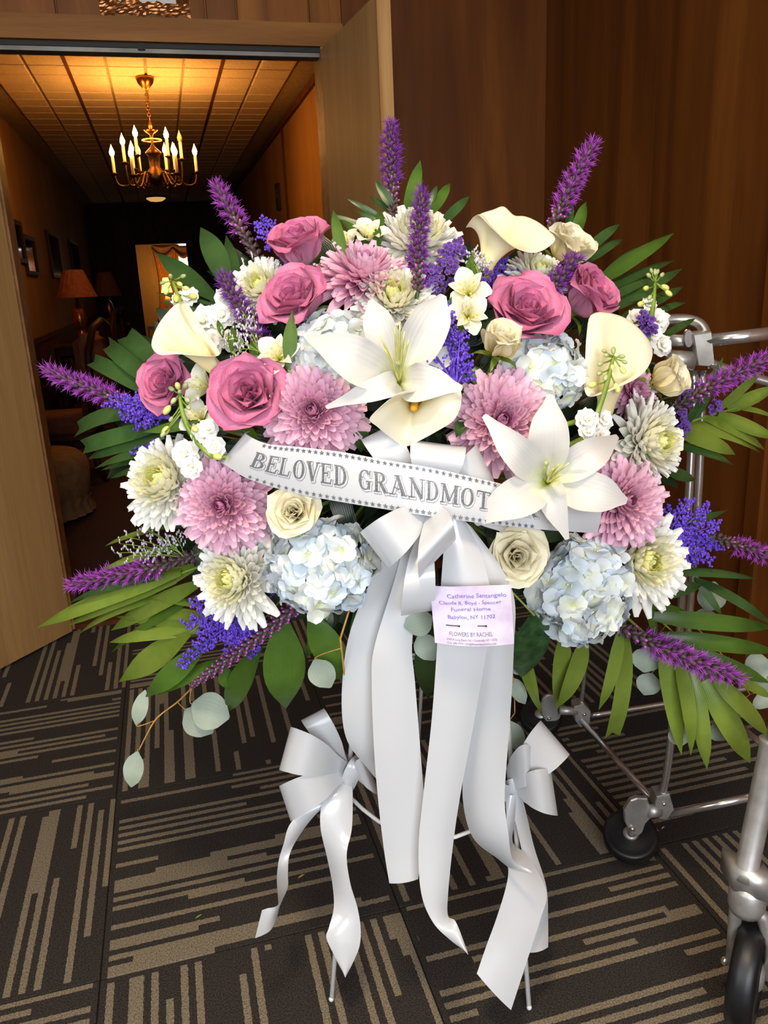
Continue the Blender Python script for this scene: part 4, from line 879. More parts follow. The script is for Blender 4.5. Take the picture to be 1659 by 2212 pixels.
# ---- palm fronds and leaves
def frond(label, leaflets, rachis=None, mat=None, name='palm_frond', dz=.06, cat='leaf', group='palm fronds', prof=STRAP, arch=.06, seed=0, cut=()):
    r_ = random.Random(seed+len(leaflets)); x0, y0 = leaflets[0][:2]; p0 = pt(x0, y0, D(x0, y0)+dz); t = thing(name, label, cat, p0, group); st = MB()
    if rachis:
        P = [pt(x, y, D(x, y)+dz) for x, y in rachis]; st.tube([FOAMC+(P[0]-FOAMC)*.3]+[interp(P, i/11) for i in range(12)], [.0024]*6+[.0018]*4+[.0012]*3, 7)
    for i, lf in enumerate(leaflets):
        bx, by, tx, ty, wd = lf[:5]; a = pt(bx, by, D(bx, by)+dz+r_.uniform(-.01, .01)); h_ = D(tx, ty)+dz+r_.uniform(-.035, .03); e = pt(tx, ty, h_); k = mpp(tx, ty, h_)
        n_ = (-fw + rt*r_.uniform(-.45, .45) + up*r_.uniform(-.1, .75)).normalized(); isc = i in cut
        me = MB().grid(blade(a, e, wd*k*.92, n_, arch*r_.uniform(.3, 1.5), CUTP if isc else prof, r_.uniform(-.45, .3), 0, 11, 5, r_.uniform(-.35, .35), .25 if isc else 0))
        m_ = (lf[5] if len(lf) > 5 else None) or mat or PALM; obj('leaflet', me, m_, t)
        if not rachis: st.tube(bez(FOAMC+(a-FOAMC)*.35, FOAMC.lerp(a, .7), a, 6), .0016, 6)
    obj('stalk', st, GSTEM_D if mat is PALM_D else GSTEM, t)
    return t
def eucalyptus(label, twig, leaves, dz=.03):
    """twig: px polyline; leaves: (cx,cy,length px,width px,angle deg of the long axis, stalk px or None)"""
    P = [pt(x, y, D(x, y)+dz) for x, y in twig]; t = thing('eucalyptus_sprig', label, 'leaf', P[0], 'grey-green eucalyptus sprigs')
    b = MB(); b.tube([interp(P, i/14) for i in range(15)], [.0015]*10+[.0011]*5, 6); root = FOAMC+(P[0]-FOAMC)*.4
    b.tube([root, P[0]], .0015, 6)
    for cx, cy, ln, wd, an, sk in leaves:
        h_ = D(cx, cy)+dz-.012; k = mpp(cx, cy, h_); a = R(an); d = rt*math.cos(a)+up*math.sin(a); c = pt(cx, cy, h_)
        n_ = (-fw+rt*rnd.uniform(-.25, .25)+up*rnd.uniform(0, .4)).normalized()
        obj('leaf', MB().grid(blade(c-d*ln*k/2, c+d*ln*k/2, wd*k, n_, .05, (.12, .72, .98, 1.04, .92, .66, .08), .08, 0, 12, 7)), EUC, t)
        if sk: b.tube(bez(pt(sk[0], sk[1], D(*sk)+dz), c-d*ln*k*.62, c-d*ln*k/2, 6), .0009, 5)
        else: b.tube([min((interp(P, i/20) for i in range(21)), key=lambda q: (q-(c-d*ln*k/2)).length), c-d*ln*k/2], .0009, 5)
    obj('twig', b, TWIG, t)

# ---------------- foam, cage and dark filler behind the blooms
t = thing('floral_foam_cage', 'dark green floral foam block holding the stems behind the blooms', 'foam', FOAMC)
b = MB(); rows = []
for i in range(9):
    th = PI*i/8; rows.append([FOAMC + rt*(.17*math.sin(th)**.6*math.cos(a)) + up*(.15*math.sin(th)**.6*math.sin(a)) + fw*(.05-.055*math.cos(th)*-1) for a in [2*PI*k/24 for k in range(24)]])
b.grid(rows, 0, True); obj('foam_block', b, FOAM, t)
b = MB()
for s_ in (-.12, -.04, .04, .12):
    b.tube([FOAMC+rt*s_+up*-.14+fw*-.012, FOAMC+rt*s_-fw*.016, FOAMC+rt*s_+up*.14-fw*.012], .0012, 5)
obj('cage_wire', b, GSTEM_D, t)
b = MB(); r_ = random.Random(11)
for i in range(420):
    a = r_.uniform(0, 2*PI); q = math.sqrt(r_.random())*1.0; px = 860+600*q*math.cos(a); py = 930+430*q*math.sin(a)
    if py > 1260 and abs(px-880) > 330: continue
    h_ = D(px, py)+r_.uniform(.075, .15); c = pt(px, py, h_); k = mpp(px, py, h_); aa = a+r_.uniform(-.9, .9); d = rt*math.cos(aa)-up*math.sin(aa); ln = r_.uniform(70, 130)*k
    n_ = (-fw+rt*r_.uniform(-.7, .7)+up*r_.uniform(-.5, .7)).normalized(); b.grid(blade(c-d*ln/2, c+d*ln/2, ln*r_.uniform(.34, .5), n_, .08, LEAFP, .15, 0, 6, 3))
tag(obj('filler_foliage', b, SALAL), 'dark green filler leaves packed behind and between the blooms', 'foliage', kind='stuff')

# ---------------- greenery
frond('dark palm frond fanned behind the top of the spray beside the upright liatris', [(880, 470, 908, 346, 34, PALM), (932, 460, 972, 396, 24, PALM), (925, 460, 944, 400, 18), (955, 480, 1014, 424, 22), (850, 450, 811, 390, 22), (852, 462, 798, 424, 14), (835, 480, 750, 430, 14), (810, 500, 716, 462, 16), (845, 490, 768, 455, 16)], None, PALM_D, dz=.05)
frond('green strap leaves beside the white alstroemeria at upper left', [(742, 560, 720, 453, 28), (800, 525, 736, 474, 20), (812, 540, 822, 452, 24), (788, 530, 776, 478, 16)], None, PALM, name='strap_leaf_spray', dz=-.005, group='strap leaf sprays')
frond('broad dark palm leaves rising at the upper left above the white mum', [(495, 640, 433, 491, 54), (512, 620, 488, 508, 32), (480, 655, 337, 546, 44), (470, 660, 336, 632, 16), (465, 690, 340, 650, 14)], None, PALM_D, dz=.05, prof=LEAFP)
frond('blunt-cut palm frond reaching left beside the dark hallway', [(350, 860, 198, 778, 38), (350, 840, 232, 742, 40), (365, 820, 268, 720, 54), (350, 890, 163, 928, 48), (355, 920, 178, 966, 38), (355, 940, 190, 992, 38), (345, 970, 205, 1012, 30), (340, 985, 218, 1016, 14), (345, 1000, 238, 1034, 16), (310, 880, 200, 848, 22)], None, PALM_D, dz=.05, cut=(0, 1, 2, 3, 4))
frond('olive palm frond sweeping down left over the striped carpet', [(390, 1235, 80, 1356, 42), (380, 1255, 140, 1354, 26), (420, 1225, 228, 1318, 42), (340, 1290, 168, 1372, 26), (430, 1260, 240, 1362, 38), (430, 1310, 280, 1292, 22), (440, 1330, 288, 1318, 28), (440, 1350, 250, 1332, 24), (430, 1362, 236, 1388, 32), (400, 1240, 146, 1305, 20, PALM_D), (360, 1140, 226, 1180, 16), (380, 1180, 215, 1235, 18), (420, 1290, 240, 1410, 22, PALM)], [(480, 1210), (400, 1235), (340, 1262)], PALM_Y, dz=.06)
frond('broad green palm leaves hanging below the lower left white mum', [(410, 1368, 257, 1473, 58, PALM_Y), (450, 1385, 314, 1506, 50), (500, 1420, 340, 1502, 34), (565, 1390, 492, 1538, 54), (610, 1330, 618, 1530, 94), (480, 1440, 495, 1490, 40)], None, PALM, dz=.03, prof=LEAFP)
frond('glossy drooping leaves under the blue hydrangea left of the ribbon tails', [(670, 1325, 748, 1480, 78), (770, 1315, 812, 1450, 64), (815, 1300, 828, 1428, 46), (705, 1340, 660, 1420, 30)], None, PALM, name='drooping_leaf_spray', dz=.02, prof=LEAFP, arch=.12, group='strap leaf sprays')
frond('hanging green palm fingers below the lower right blue hydrangea', [(1218, 1370, 1204, 1532, 40), (1262, 1380, 1206, 1528, 46), (1140, 1420, 1162, 1528, 20), (1120, 1430, 1172, 1540, 16), (1340, 1360, 1293, 1534, 34), (1350, 1360, 1322, 1592, 48)], None, PALM_Y, dz=.03, cut=(5,))
frond('long palm fingers hanging at lower right beside the purple liatris tip', [(1430, 1400, 1472, 1630, 42), (1462, 1420, 1492, 1632, 40), (1495, 1450, 1527, 1662, 40), (1522, 1470, 1620, 1648, 54), (1545, 1470, 1662, 1592, 44), (1590, 1470, 1668, 1508, 28)], [(1350, 1330), (1420, 1390), (1500, 1440), (1560, 1470)], PALM_Y, dz=.03)
frond('wide palm frond pointing right above the lower right liatris', [(1400, 1330, 1672, 1356, 40), (1425, 1372, 1680, 1408, 38), (1480, 1400, 1664, 1476, 36), (1385, 1308, 1500, 1332, 22), (1385, 1290, 1520, 1262, 34, PALM_D), (1400, 1235, 1640, 1252, 22, PALM_D), (1500, 1250, 1670, 1352, 26, PALM_D), (1420, 1160, 1572, 1102, 22, PALM_D), (1390, 1270, 1420, 1400, 40, PALM), (1500, 1245, 1560, 1330, 20, PALM_D)], [(1330, 1290), (1400, 1320), (1470, 1380)], PALM, dz=.05)
frond('olive palm frond reaching right past the chrome carriage post', [(1545, 890, 1650, 796, 20), (1572, 884, 1680, 836, 34), (1590, 880, 1680, 905, 28), (1552, 895, 1680, 948, 32), (1520, 902, 1652, 972, 36), (1480, 915, 1642, 978, 40), (1465, 935, 1588, 982, 38), (1460, 965, 1584, 1005, 30, PALM_D), (1440, 1015, 1502, 1038, 28, PALM_D), (1500, 905, 1562, 772, 26, PALM_D), (1480, 920, 1520, 860, 18, PALM_D)], [(1440, 930), (1500, 908), (1560, 890), (1640, 868)], PALM_Y, dz=.06)
frond('dark palm frond fanned at upper right against the plywood wall', [(1290, 610, 1456, 503, 38, PALM), (1300, 630, 1457, 562, 28), (1262, 550, 1338, 484, 26), (1270, 565, 1345, 518, 22), (1300, 600, 1392, 530, 24), (1310, 650, 1425, 598, 26), (1320, 670, 1474, 580, 28), (1340, 690, 1478, 618, 26), (1400, 690, 1482, 654, 20), (1330, 655, 1440, 640, 24), (1430, 730, 1502, 688, 18), (1240, 510, 1266, 436, 30, PALM), (1226, 500, 1236, 434, 18)], None, PALM_D, dz=.06)
frond('short green leaf blades standing between the hydrangea and pink rose', [(622, 800, 632, 670, 34), (550, 800, 556, 690, 38), (500, 760, 506, 698, 24), (482, 730, 470, 690, 16)], None, PALM, name='strap_leaf_spray', dz=-.02, prof=LEAFP, group='strap leaf sprays')
frond('small green leaf pair beside the upper calla neck', [(1006, 610, 1020, 545, 18), (962, 690, 976, 640, 18), (1030, 610, 1012, 560, 14)], None, PALM, name='strap_leaf_spray', dz=-.01, prof=LEAFP, group='strap leaf sprays')
frond('dark rose leaves tucked under the central calla lily', [(772, 918, 780, 978, 44), (1015, 850, 975, 800, 54), (1030, 830, 1028, 790, 40), (640, 1010, 590, 1060, 40), (1000, 905, 985, 945, 30)], None, PALM_D, name='rose_leaf_spray', dz=.02, prof=LEAFP, group='rose leaf sprays')
frond('green leaf pointing left below the left mauve rose', [(440, 910, 308, 934, 26), (425, 875, 500, 905, 22), (395, 800, 425, 780, 34, SALAL), (560, 955, 510, 900, 22)], None, PALM, name='rose_leaf_spray', dz=-.01, prof=LEAFP, group='rose leaf sprays')
frond('crinkled dark hydrangea leaf beside the card and lower right hydrangea', [(1155, 1330, 1128, 1462, 96)], None, CRINKLE, name='hydrangea_leaf', dz=.0, prof=(.3, .85, 1, .9, .6, .08), group='broad hydrangea leaves')
frond('dark broad leaf hanging behind the ribbon tails', [(920, 1340, 925, 1510, 70)], None, PALM_D, name='hydrangea_leaf', dz=.06, prof=LEAFP, group='broad hydrangea leaves')
eucalyptus('eucalyptus sprig trailing over the carpet at lower left', [(420, 1480), (385, 1515), (340, 1550), (318, 1585), (298, 1625)], [(290, 1662, 78, 44, -100, (300, 1622)), (304, 1528, 78, 32, 75, (335, 1556)), (455, 1536, 86, 78, -20, (415, 1482)), (430, 1558, 78, 66, -40, (382, 1515))])
eucalyptus('eucalyptus leaf dangling in front of the left white tail', [(735, 1380), (742, 1440), (748, 1500), (758, 1530)], [(773, 1570, 84, 52, -75, (758, 1532)), (697, 1455, 70, 60, -60, (738, 1400))], dz=-.03)
eucalyptus('eucalyptus leaves left of the lilac card', [(900, 1290), (908, 1330), (914, 1370)], [(904, 1344, 64, 62, 200, None), (922, 1398, 66, 52, -60, None)], dz=-.02)
eucalyptus('eucalyptus leaves right of the long ribbon tail', [(1100, 1420), (1110, 1480), (1112, 1540)], [(1118, 1492, 66, 34, -60, None), (1112, 1590, 70, 40, -70, None), (1120, 1440, 40, 36, -40, None)], dz=.06)
eucalyptus('eucalyptus sprig under the right palm fingers', [(1410, 1280), (1460, 1325), (1520, 1370), (1580, 1440), (1620, 1500)], [(1535, 1288, 66, 66, 75, (1530, 1330)), (1520, 1330, 50, 30, 10, None), (1396, 1425, 56, 62, -100, None), (1400, 1478, 50, 50, -110, None), (1512, 1465, 90, 44, 0, None), (1635, 1440, 60, 60, 20, None), (1640, 1475, 56, 40, -20, None), (1558, 1576, 50, 66, -70, None), (1468, 1588, 48, 50, -80, None), (1652, 1510, 40, 60, -60, None)], dz=.085)

# ---------------- liatris
liatris((852, 480), (845, 270), 42, 'upright liatris spike in front of the open door edge', 'deep', .2, .05)
liatris((902, 630), (912, 420), 44, 'liatris spike standing before the top white mum', 'deep', .05, -.02)
liatris((1185, 510), (1280, 313), 46, 'liatris spike leaning right against the plywood wall', 'bright', .1, .05)
liatris((585, 600), (470, 402), 46, 'tall liatris leaning left against the dark hallway', 'bright', .45, .05)
liatris((580, 760), (484, 600), 48, 'deep purple liatris beside the upper left white mum', 'deep', .0, -.01)
liatris((345, 895), (108, 802), 46, 'liatris spike pointing far left from the mauve rose', 'bright', .2, .03)
liatris((420, 1200), (162, 1262), 48, 'liatris spike at lower left crossing the tan door', 'bright', .2, .03)
liatris((645, 1305), (418, 1478), 44, 'half-opened liatris bud spike below the blue hydrangea', 'bright', 2, .0, .02, True)
liatris((1320, 1345), (1588, 1462), 54, 'thick liatris spike pointing down right below the hydrangea', 'bright', .15, .0, -.03)
liatris((1430, 895), (1668, 770), 46, 'liatris spike reaching right above the olive palm frond', 'bright', .25, .03)
liatris((1540, 1160), (1690, 1212), 40, 'liatris spike at right edge beyond the indigo plume', 'bright', .2, .04)
liatris((1180, 640), (1240, 562), 50, 'short purple liatris tip before the cream rose', 'deep', -.3, -.02)
# ---------------- hydrangeas
hydrangea(720, 765, 215, 205, -.1, .2, 'pale blue hydrangea behind the upper white lily', .02, 56, .30, 1)
hydrangea(1170, 805, 200, 190, .05, .15, 'pale blue hydrangea above the right pink mum', .02, 54, .31, 2)
hydrangea(690, 1222, 270, 225, -.05, -.15, 'large blue-white hydrangea at lower left under the banner', .0, 78, .26, 3)
hydrangea(1255, 1275, 255, 260, .05, -.15, 'large blue-white hydrangea at lower right beside the card', .0, 78, .26, 4)
hydrangea(580, 1165, 95, 100, -.2, 0, 'small white hydrangea cluster between lower pink and white mums', .04, 22, .42, 5)
# ---------------- chrysanthemums
mum(788, 580, 205, .12, .74, 'pink chrysanthemum facing up at top centre left', 'pink', .0, 150)
mum(676, 888, 205, -.05, .0, 'pink chrysanthemum left of the central calla lily', 'pink', -.01, 175)
mum(1085, 908, 212, .0, .05, 'pink chrysanthemum right of the central calla lily', 'pink', -.01, 175)
mum(478, 1092, 195, -.1, -.02, 'pink chrysanthemum under the left end of the banner', 'pink', -.015, 170)
mum(1352, 1082, 190, .2, .05, 'pink chrysanthemum at the right end of the banner', 'pink', -.015, 165)
mum(1372, 842, 120, .3, .2, 'small pink chrysanthemum tucked under the right calla lily', 'pink', .04, 90)
mum(562, 618, 138, -.25, .35, 'white chrysanthemum with yellow centre at upper left', 'white', .01, 120)
mum(905, 508, 180, .15, .62, 'white chrysanthemum at the very top behind a liatris', 'white', .03, 130)
mum(852, 640, 172, .05, .45, 'white chrysanthemum with green heart above the upper lily', 'white', .0, 140)
mum(1165, 588, 128, .25, .62, 'white chrysanthemum beneath the top calla lily', 'white', .02, 110)
mum(352, 1038, 190, -.38, .28, 'white chrysanthemum at left below the stock buds', 'white', .0, 150)
mum(502, 1252, 185, -.48, .05, 'white chrysanthemum at lower left above the indigo plume', 'white', -.02, 150)
mum(1412, 955, 185, .62, -.02, 'white chrysanthemum facing right below the cream rose', 'white', .0, 150)
mum(1392, 1212, 205, .3, .0, 'white chrysanthemum at lower right beside the indigo plume', 'white', -.02, 150)
# ---------------- roses
PG = 'mauve pink roses'; CG = 'cream roses'
rose(648, 532, 148, -.22, .68, 'mauve rose at the top left seen from the side', ROSE_P, .0, .85, .3, PG)
rose(640, 652, 158, -.3, .45, 'mauve rose above the upper left hydrangea', ROSE_P, -.015, 1, 1, PG)
rose(365, 830, 138, -.35, .15, 'mauve rose at far left below the calla lily', ROSE_P, .0, .9, 2, PG)
rose(540, 852, 172, -.05, .1, 'large mauve rose left of the pink mum', ROSE_P, -.03, 1, 0, PG)
rose(1135, 680, 172, .08, .45, 'mauve rose between alstroemeria and the right hydrangea', ROSE_P, -.01, 1, 1.4, PG)
rose(1268, 640, 150, .55, .45, 'mauve rose turned right above the right calla lily', ROSE_P, .0, .8, .5, PG)
rose(1226, 535, 125, .4, .6, 'cream rose at the top right behind the calla tip', ROSE_C, .02, .75, .5, CG)
rose(1082, 738, 122, .12, .55, 'cream rosebud before the right hydrangea', ROSE_C, -.035, .42, 0, CG, 16)
rose(1442, 818, 118, .68, .25, 'cream rosebud facing right near the chrome clamp', ROSE_C, -.01, .45, 1, CG, 16)
rose(635, 1105, 128, .0, .1, 'cream rose under the banner above the lower left hydrangea', ROSE_C, -.02, .8, 0, CG)
rose(1115, 1200, 148, -.05, .0, 'cream rose with apricot heart above the lilac card', ROSE_C, -.02, .85, .7, CG)
# ---------------- lilies
lily(862, 825, [(694, 744, 108, -.015, .12, .3, .5), (802, 650, 80, .03, .02, -.2, .25), (956, 640, 104, .02, .06, .15, .2), (962, 836, 92, -.035, .10, -.3, .4), (786, 852, 62, -.03, .2, .3, 1.0), (1006, 746, 48, .05, .14, .0, .8)],
     'large white lily in the upper centre with yellow-green stamens', -.065, [(-42, -100, .05), (-10, -118, .06), (12, -110, .06), (22, -92, .05), (2, -130, .04), (-30, -70, .05)])
lily(1182, 1042, [(1058, 1114, 100, -.03, .14, .3, .4), (1082, 936, 80, -.035, .06, -.1, .4), (1188, 874, 96, .0, .05, .0, .3), (1322, 950, 82, .01, .16, .2, .8), (1342, 1080, 98, -.02, .09, -.2, .4), (1210, 1120, 70, -.03, .16, .2, .7)],
     'large white lily over the end of the lettered banner', -.085, [(14, -30, .05), (48, -42, .05), (26, -40, .055), (34, -18, .04)])
# ---------------- calla lilies
calla((1047, 590, D(1047, 590)+.015, 15), (.22, .85, .1), [(1006, 492, .0), (1030, 464, -.028), (1060, 491, -.045), (1098, 526, -.05), (1125, 541, -.045), (1156, 546, -.035), (1184, 534, -.02), (1199, 514, -.005), (1172, 488, .015), (1142, 474, .03), (1114, 470, .04), (1088, 450, .045), (1062, 456, .045), (1030, 466, .035)],
      'cream calla lily at the top with lip pointing right')
calla((487, 818, D(487, 818)-.02, 16), (-.62, .62, .2), [(388, 654, .02), (362, 678, .015), (338, 712, .0), (327, 745, -.015), (344, 766, -.03), (382, 765, -.04), (420, 768, -.045), (452, 770, -.045), (474, 766, -.03), (462, 740, -.005), (436, 706, .02), (416, 672, .03), (403, 655, .03)],
      'cream calla lily at left opening toward the hallway')
calla((898, 868, D(898, 868)+.01, 14), (-.05, .12, 1), [(798, 906, -.085), (816, 884, -.09), (846, 860, -.09), (873, 851, -.085), (908, 842, -.07), (960, 817, -.06), (988, 831, -.06), (997, 852, -.07), (994, 880, -.08), (980, 908, -.085), (950, 928, -.08), (902, 954, -.07), (873, 964, -.06), (838, 941, -.07), (814, 921, -.08)],
      'cream calla lily in the centre showing its orange spadix', .8, (893, 884, D(898, 868)-.055))
calla((1300, 918, D(1300, 918)+.0, 17), (.12, .9, .25), [(1276, 681, .03), (1309, 677, .04), (1352, 690, .045), (1392, 722, .04), (1410, 757, .03), (1400, 793, .01), (1374, 818, -.015), (1338, 835, -.035), (1300, 851, -.045), (1270, 856, -.04), (1261, 828, -.02), (1264, 780, .0), (1267, 725, .02)],
      'cream calla lily at right behind a green bud spire')
# ---------------- alstroemeria
alstro(1012, 632, 92, -.15, .15, 'white alstroemeria with brown flecks, upper bloom beside the mauve rose', -.02, .3)
alstro(1012, 682, 84, .05, .0, 'white alstroemeria with brown flecks, lower bloom above the cream rosebud', -.03, 1.3)
alstro(798, 512, 82, .1, .6, 'white alstroemeria at the top beside the top white mum', .0, .6)
alstro(752, 525, 60, -.3, .6, 'half-open alstroemeria bud behind the strap leaves at top left', .01, 1.6)
alstro(445, 835, 92, -.6, .2, 'white alstroemeria between the two left mauve roses', -.01, .2)
alstro(602, 772, 92, -.05, .3, 'white alstroemeria beside the upper left hydrangea', -.02, .9)
alstro(432, 905, 80, -.2, .2, 'white alstroemeria above the left white mum', -.005, 2.2)
# ---------------- stock
stock([(425, 760), (400, 690), (385, 640), (372, 605)], [(370, 600, 18), (385, 612, 20), (398, 622, 20), (362, 625, 20), (355, 610, 16), (392, 598, 18), (380, 640, 26), (412, 640, 24)],
      [(440, 692, 74, -.1, .2), (408, 640, 44, -.3, .3), (385, 645, 40, -.4, .2), (478, 680, 60, .1, .1), (455, 740, 60, -.1, 0), (490, 640, 54, .1, .3), (500, 735, 50, .1, 0)], 'white stock with green buds above the left calla lily', .02)
stock([(1395, 770), (1405, 700), (1412, 650), (1415, 610)], [(1415, 592, 18), (1404, 598, 18), (1428, 596, 18), (1398, 622, 22), (1432, 618, 22), (1440, 630, 22), (1405, 640, 18), (1388, 656, 24), (1420, 590, 14), (1408, 588, 14)],
      [(1378, 684, 46, -.2, .3), (1420, 690, 62, .2, .2), (1412, 720, 50, .2, 0), (1432, 745, 50, .3, 0), (1402, 655, 34, 0, .4)], 'white stock spire at right before the chrome carriage', .01)
stock([(1288, 900), (1305, 850), (1318, 800), (1325, 770)], [(1325, 762, 18), (1312, 768, 16), (1338, 770, 16), (1300, 785, 18), (1322, 790, 20), (1342, 795, 20), (1298, 805, 18), (1285, 830, 24), (1330, 832, 24), (1310, 812, 18), (1345, 780, 14), (1308, 760, 14)],
      [(1268, 905, 50, -.2, .2), (1305, 905, 48, .3, .2), (1300, 940, 44, .2, 0), (1290, 985, 50, .1, 0), (1270, 930, 40, 0, 0)], 'green bud spire of stock rising before the right calla lily', -.06)
stock([(455, 985), (418, 945), (395, 895), (388, 850)], [(385, 838, 20), (398, 836, 18), (374, 842, 18), (378, 862, 18), (402, 862, 18), (365, 880, 24), (405, 878, 16), (388, 848, 16), (362, 925, 26), (418, 925, 22), (465, 985, 26), (372, 902, 14), (355, 935, 16)],
      [(440, 940, 56, .1, .1), (462, 965, 50, .1, 0), (400, 980, 62, -.1, 0), (412, 1010, 50, -.1, -.1), (450, 925, 44, .2, .2)], 'bright green stock spire arching over the left white mum', -.045)
# ---------------- indigo plumes, statice, limonium
solidago((985, 838), [(960, 662), (922, 712), (1000, 742), (918, 742), (1012, 790), (930, 770), (995, 720), (990, 800), (945, 700)], 'indigo plume standing right of the upper lily', -.05, .0020, .85)
solidago((370, 905), [(232, 868), (262, 900), (292, 918), (300, 850), (340, 880), (270, 875)], 'indigo plume left of the mauve rose at far left', .0)
solidago((1420, 1200), [(1490, 1080), (1530, 1098), (1552, 1135), (1560, 1180), (1535, 1215), (1500, 1222), (1450, 1100), (1475, 1140), (1520, 1160), (1470, 1200), (1440, 1235)], 'large indigo plume at right beside the white mum', .02, .0024, 1.25)
solidago((545, 1330), [(412, 1305), (400, 1350), (392, 1440), (430, 1400), (470, 1340), (545, 1420), (500, 1390), (450, 1320), (560, 1300), (490, 1430), (430, 1360), (530, 1300)], 'large indigo plume at lower left under the white mum', .01, .0022, 1.1)
solidago((600, 545), [(562, 478), (592, 500), (578, 530), (604, 515)], 'indigo sprig behind the top left mauve rose', .03)
solidago((850, 870), [(822, 845), (838, 838), (868, 845), (1000, 838), (1020, 835)], 'indigo sprig peeping out above the central calla lily', .02)
solidago((320, 1000), [(308, 940), (318, 965), (304, 960)], 'tiny indigo sprig left of the white stock', .03)
solidago((1072, 590), [(1085, 560), (1060, 575), (1100, 600), (1050, 610), (1080, 625), (1125, 610)], 'dark indigo sprig under the top calla lily', .05)
statice([(962, 590, 34), (985, 545, 26), (925, 600, 24), (1040, 602, 30), (935, 625, 24), (965, 555, 22)], 'purple statice cluster between the top liatris and alstroemeria', .0)
statice([(1475, 860, 22), (1500, 845, 18), (1460, 900, 20), (1540, 880, 14), (1468, 925, 18)], 'purple statice behind the right cream rosebud', .03)
statice([(1392, 700, 14), (1400, 715, 12), (1385, 690, 12)], 'small statice sprig beside the right white stock', -.02)
limonium((400, 1205), [(248, 1195), (260, 1175), (275, 1160), (290, 1185), (300, 1135), (330, 1150), (310, 1205), (350, 1180), (380, 1160), (265, 1205)], 'lacy lavender limonium sprig below the left white mum', dz=.03)
limonium((560, 760), [(520, 665), (508, 690), (545, 670), (490, 740), (480, 725), (530, 700), (505, 760)], 'silvery limonium wisps beside the left purple liatris', dz=-.02)
limonium((1035, 600), [(1020, 545), (1035, 550), (1045, 570), (1022, 570)], 'limonium wisp under the top calla lily', dz=-.01)
limonium((720, 620), [(690, 570), (700, 590), (735, 600), (545, 560), (530, 575)], 'limonium wisps between the two upper mauve roses', dz=.01)

# ================================================================== EASEL, RIBBONS, CARD
fl_, fr_ = on(716, 2162, 2, .0), on(1143, 2180, 2, .0)
easel = thing('wire_easel', 'white wire easel stand carrying the flower spray', 'easel', (fl_+fr_)/2)
tl_, tr_ = pt(800, 1080, 1.33), pt(1062, 1080, 1.33); tc_ = pt(935, 980, 1.335)
for a, c in ((fl_+V((0, 0, .001)), tl_), (fr_+V((0, 0, .001)), tr_)):
    b = MB(); b.tube([a, a.lerp(c, .5), c], .0045, 10); b.ball(a+V((0, 0, .004)), .0052, 8, 5); obj('leg', b, WHITEWIRE, easel)
bl_ = on(930, 1790, 2, 0)+V((0, .12, 0)); b = MB(); b.tube([bl_, bl_.lerp(tc_, .5), tc_], .0042, 10); obj('leg', b, WHITEWIRE, easel)
def legpt(a, c, f): return a.lerp(c, f)
k = .43; A_, C_ = legpt(fl_, tl_, k), legpt(fr_, tr_, k)
b = MB(); m_ = (A_+C_)/2 - HDIR*.05 + V((0, 0, -.055)); b.tube(bez(A_, m_*2-(A_+C_)/2, C_, 12), .0038, 8); obj('cross_bar', b, WHITEWIRE, easel)
b = MB(); b.tube([tl_, tr_], .004, 8); b.tube([legpt(fl_, tl_, .7), legpt(fr_, tr_, .7)], .0035, 8); obj('cross_bar', b, WHITEWIRE, easel)
b = MB(); q0 = legpt(bl_, tc_, .52); b.tube([q0+rt*-.05, q0+rt*.03], .003, 8); b.tube([q0+rt*.0, q0+rt*.0+up*.05], .003, 8); obj('bracket', b, WHITEWIRE, easel)

def surf(rows):
    Lp = [pt(r[0], r[1], r[2]) for r in rows]; Rp = [pt(r[3], r[4], r[5]) for r in rows]
    def S(u, v, bulge=0.0):
        a = interp(Lp, u); c = interp(Rp, u); p = a.lerp(c, v)
        return p - fw*(bulge*4*v*(1-v)) if bulge else p
    return S
def rib(name, rows, parent, bulge=.0, nv=None, nu=7, mat=None, fwd=0):
    if fwd: rows = [(a, y, h-fwd*max(0, y-1690), c, y2, h2-fwd*max(0, y2-1690)) for a, y, h, c, y2, h2 in rows]
    S = surf(rows); nv = nv or max(10, len(rows)*7)
    g = [[S(i/(nv-1), j/(nu-1), bulge) for j in range(nu)] for i in range(nv)]
    return obj(name, MB().grid(g), mat or SATIN, parent)
def loop(name, knot, far, kw, hk, hf, parent, back=.035, puff=.0):
    """one bow loop: knot centre px, far edge (two px corners), kw = half width at the knot in px"""
    (kx, ky), ((ax, ay), (bx, by)) = knot, far; dx, dy = bx-ax, by-ay; ln = math.hypot(dx, dy); nx, ny = dx/ln*kw, dy/ln*kw
    mx, my = (ax+bx)/2, (ay+by)/2; ux, uy = kx-mx, ky-my
    def mid(f, w_): return ((mx+ux*f)-(dx/2)*w_, (my+uy*f)-(dy/2)*w_, (mx+ux*f)+(dx/2)*w_, (my+uy*f)+(dy/2)*w_)
    w_k = kw*2/ln
    R_ = []
    for f, w_, h in ((1, w_k, hk), (.82, .40, lerp(hk, hf, .3)-.018-puff), (.6, .74, lerp(hk, hf, .6)-.034-puff), (.34, .94, hf-.036-puff), (.12, 1, hf-.026), (.015, 1, hf-.010), (0, .995, hf+.008), (.04, .98, hf+.022), (.16, .95, hf+back), (.45, .8, hf+back), (.75, .55, lerp(hk, hf, .5)+back), (1, w_k, hk+.012)):
        x0, y0, x1, y1 = mid(f, w_); R_.append((x0, y0, h, x1, y1, h))
    return rib(name, R_, parent, .0, 60, 8)
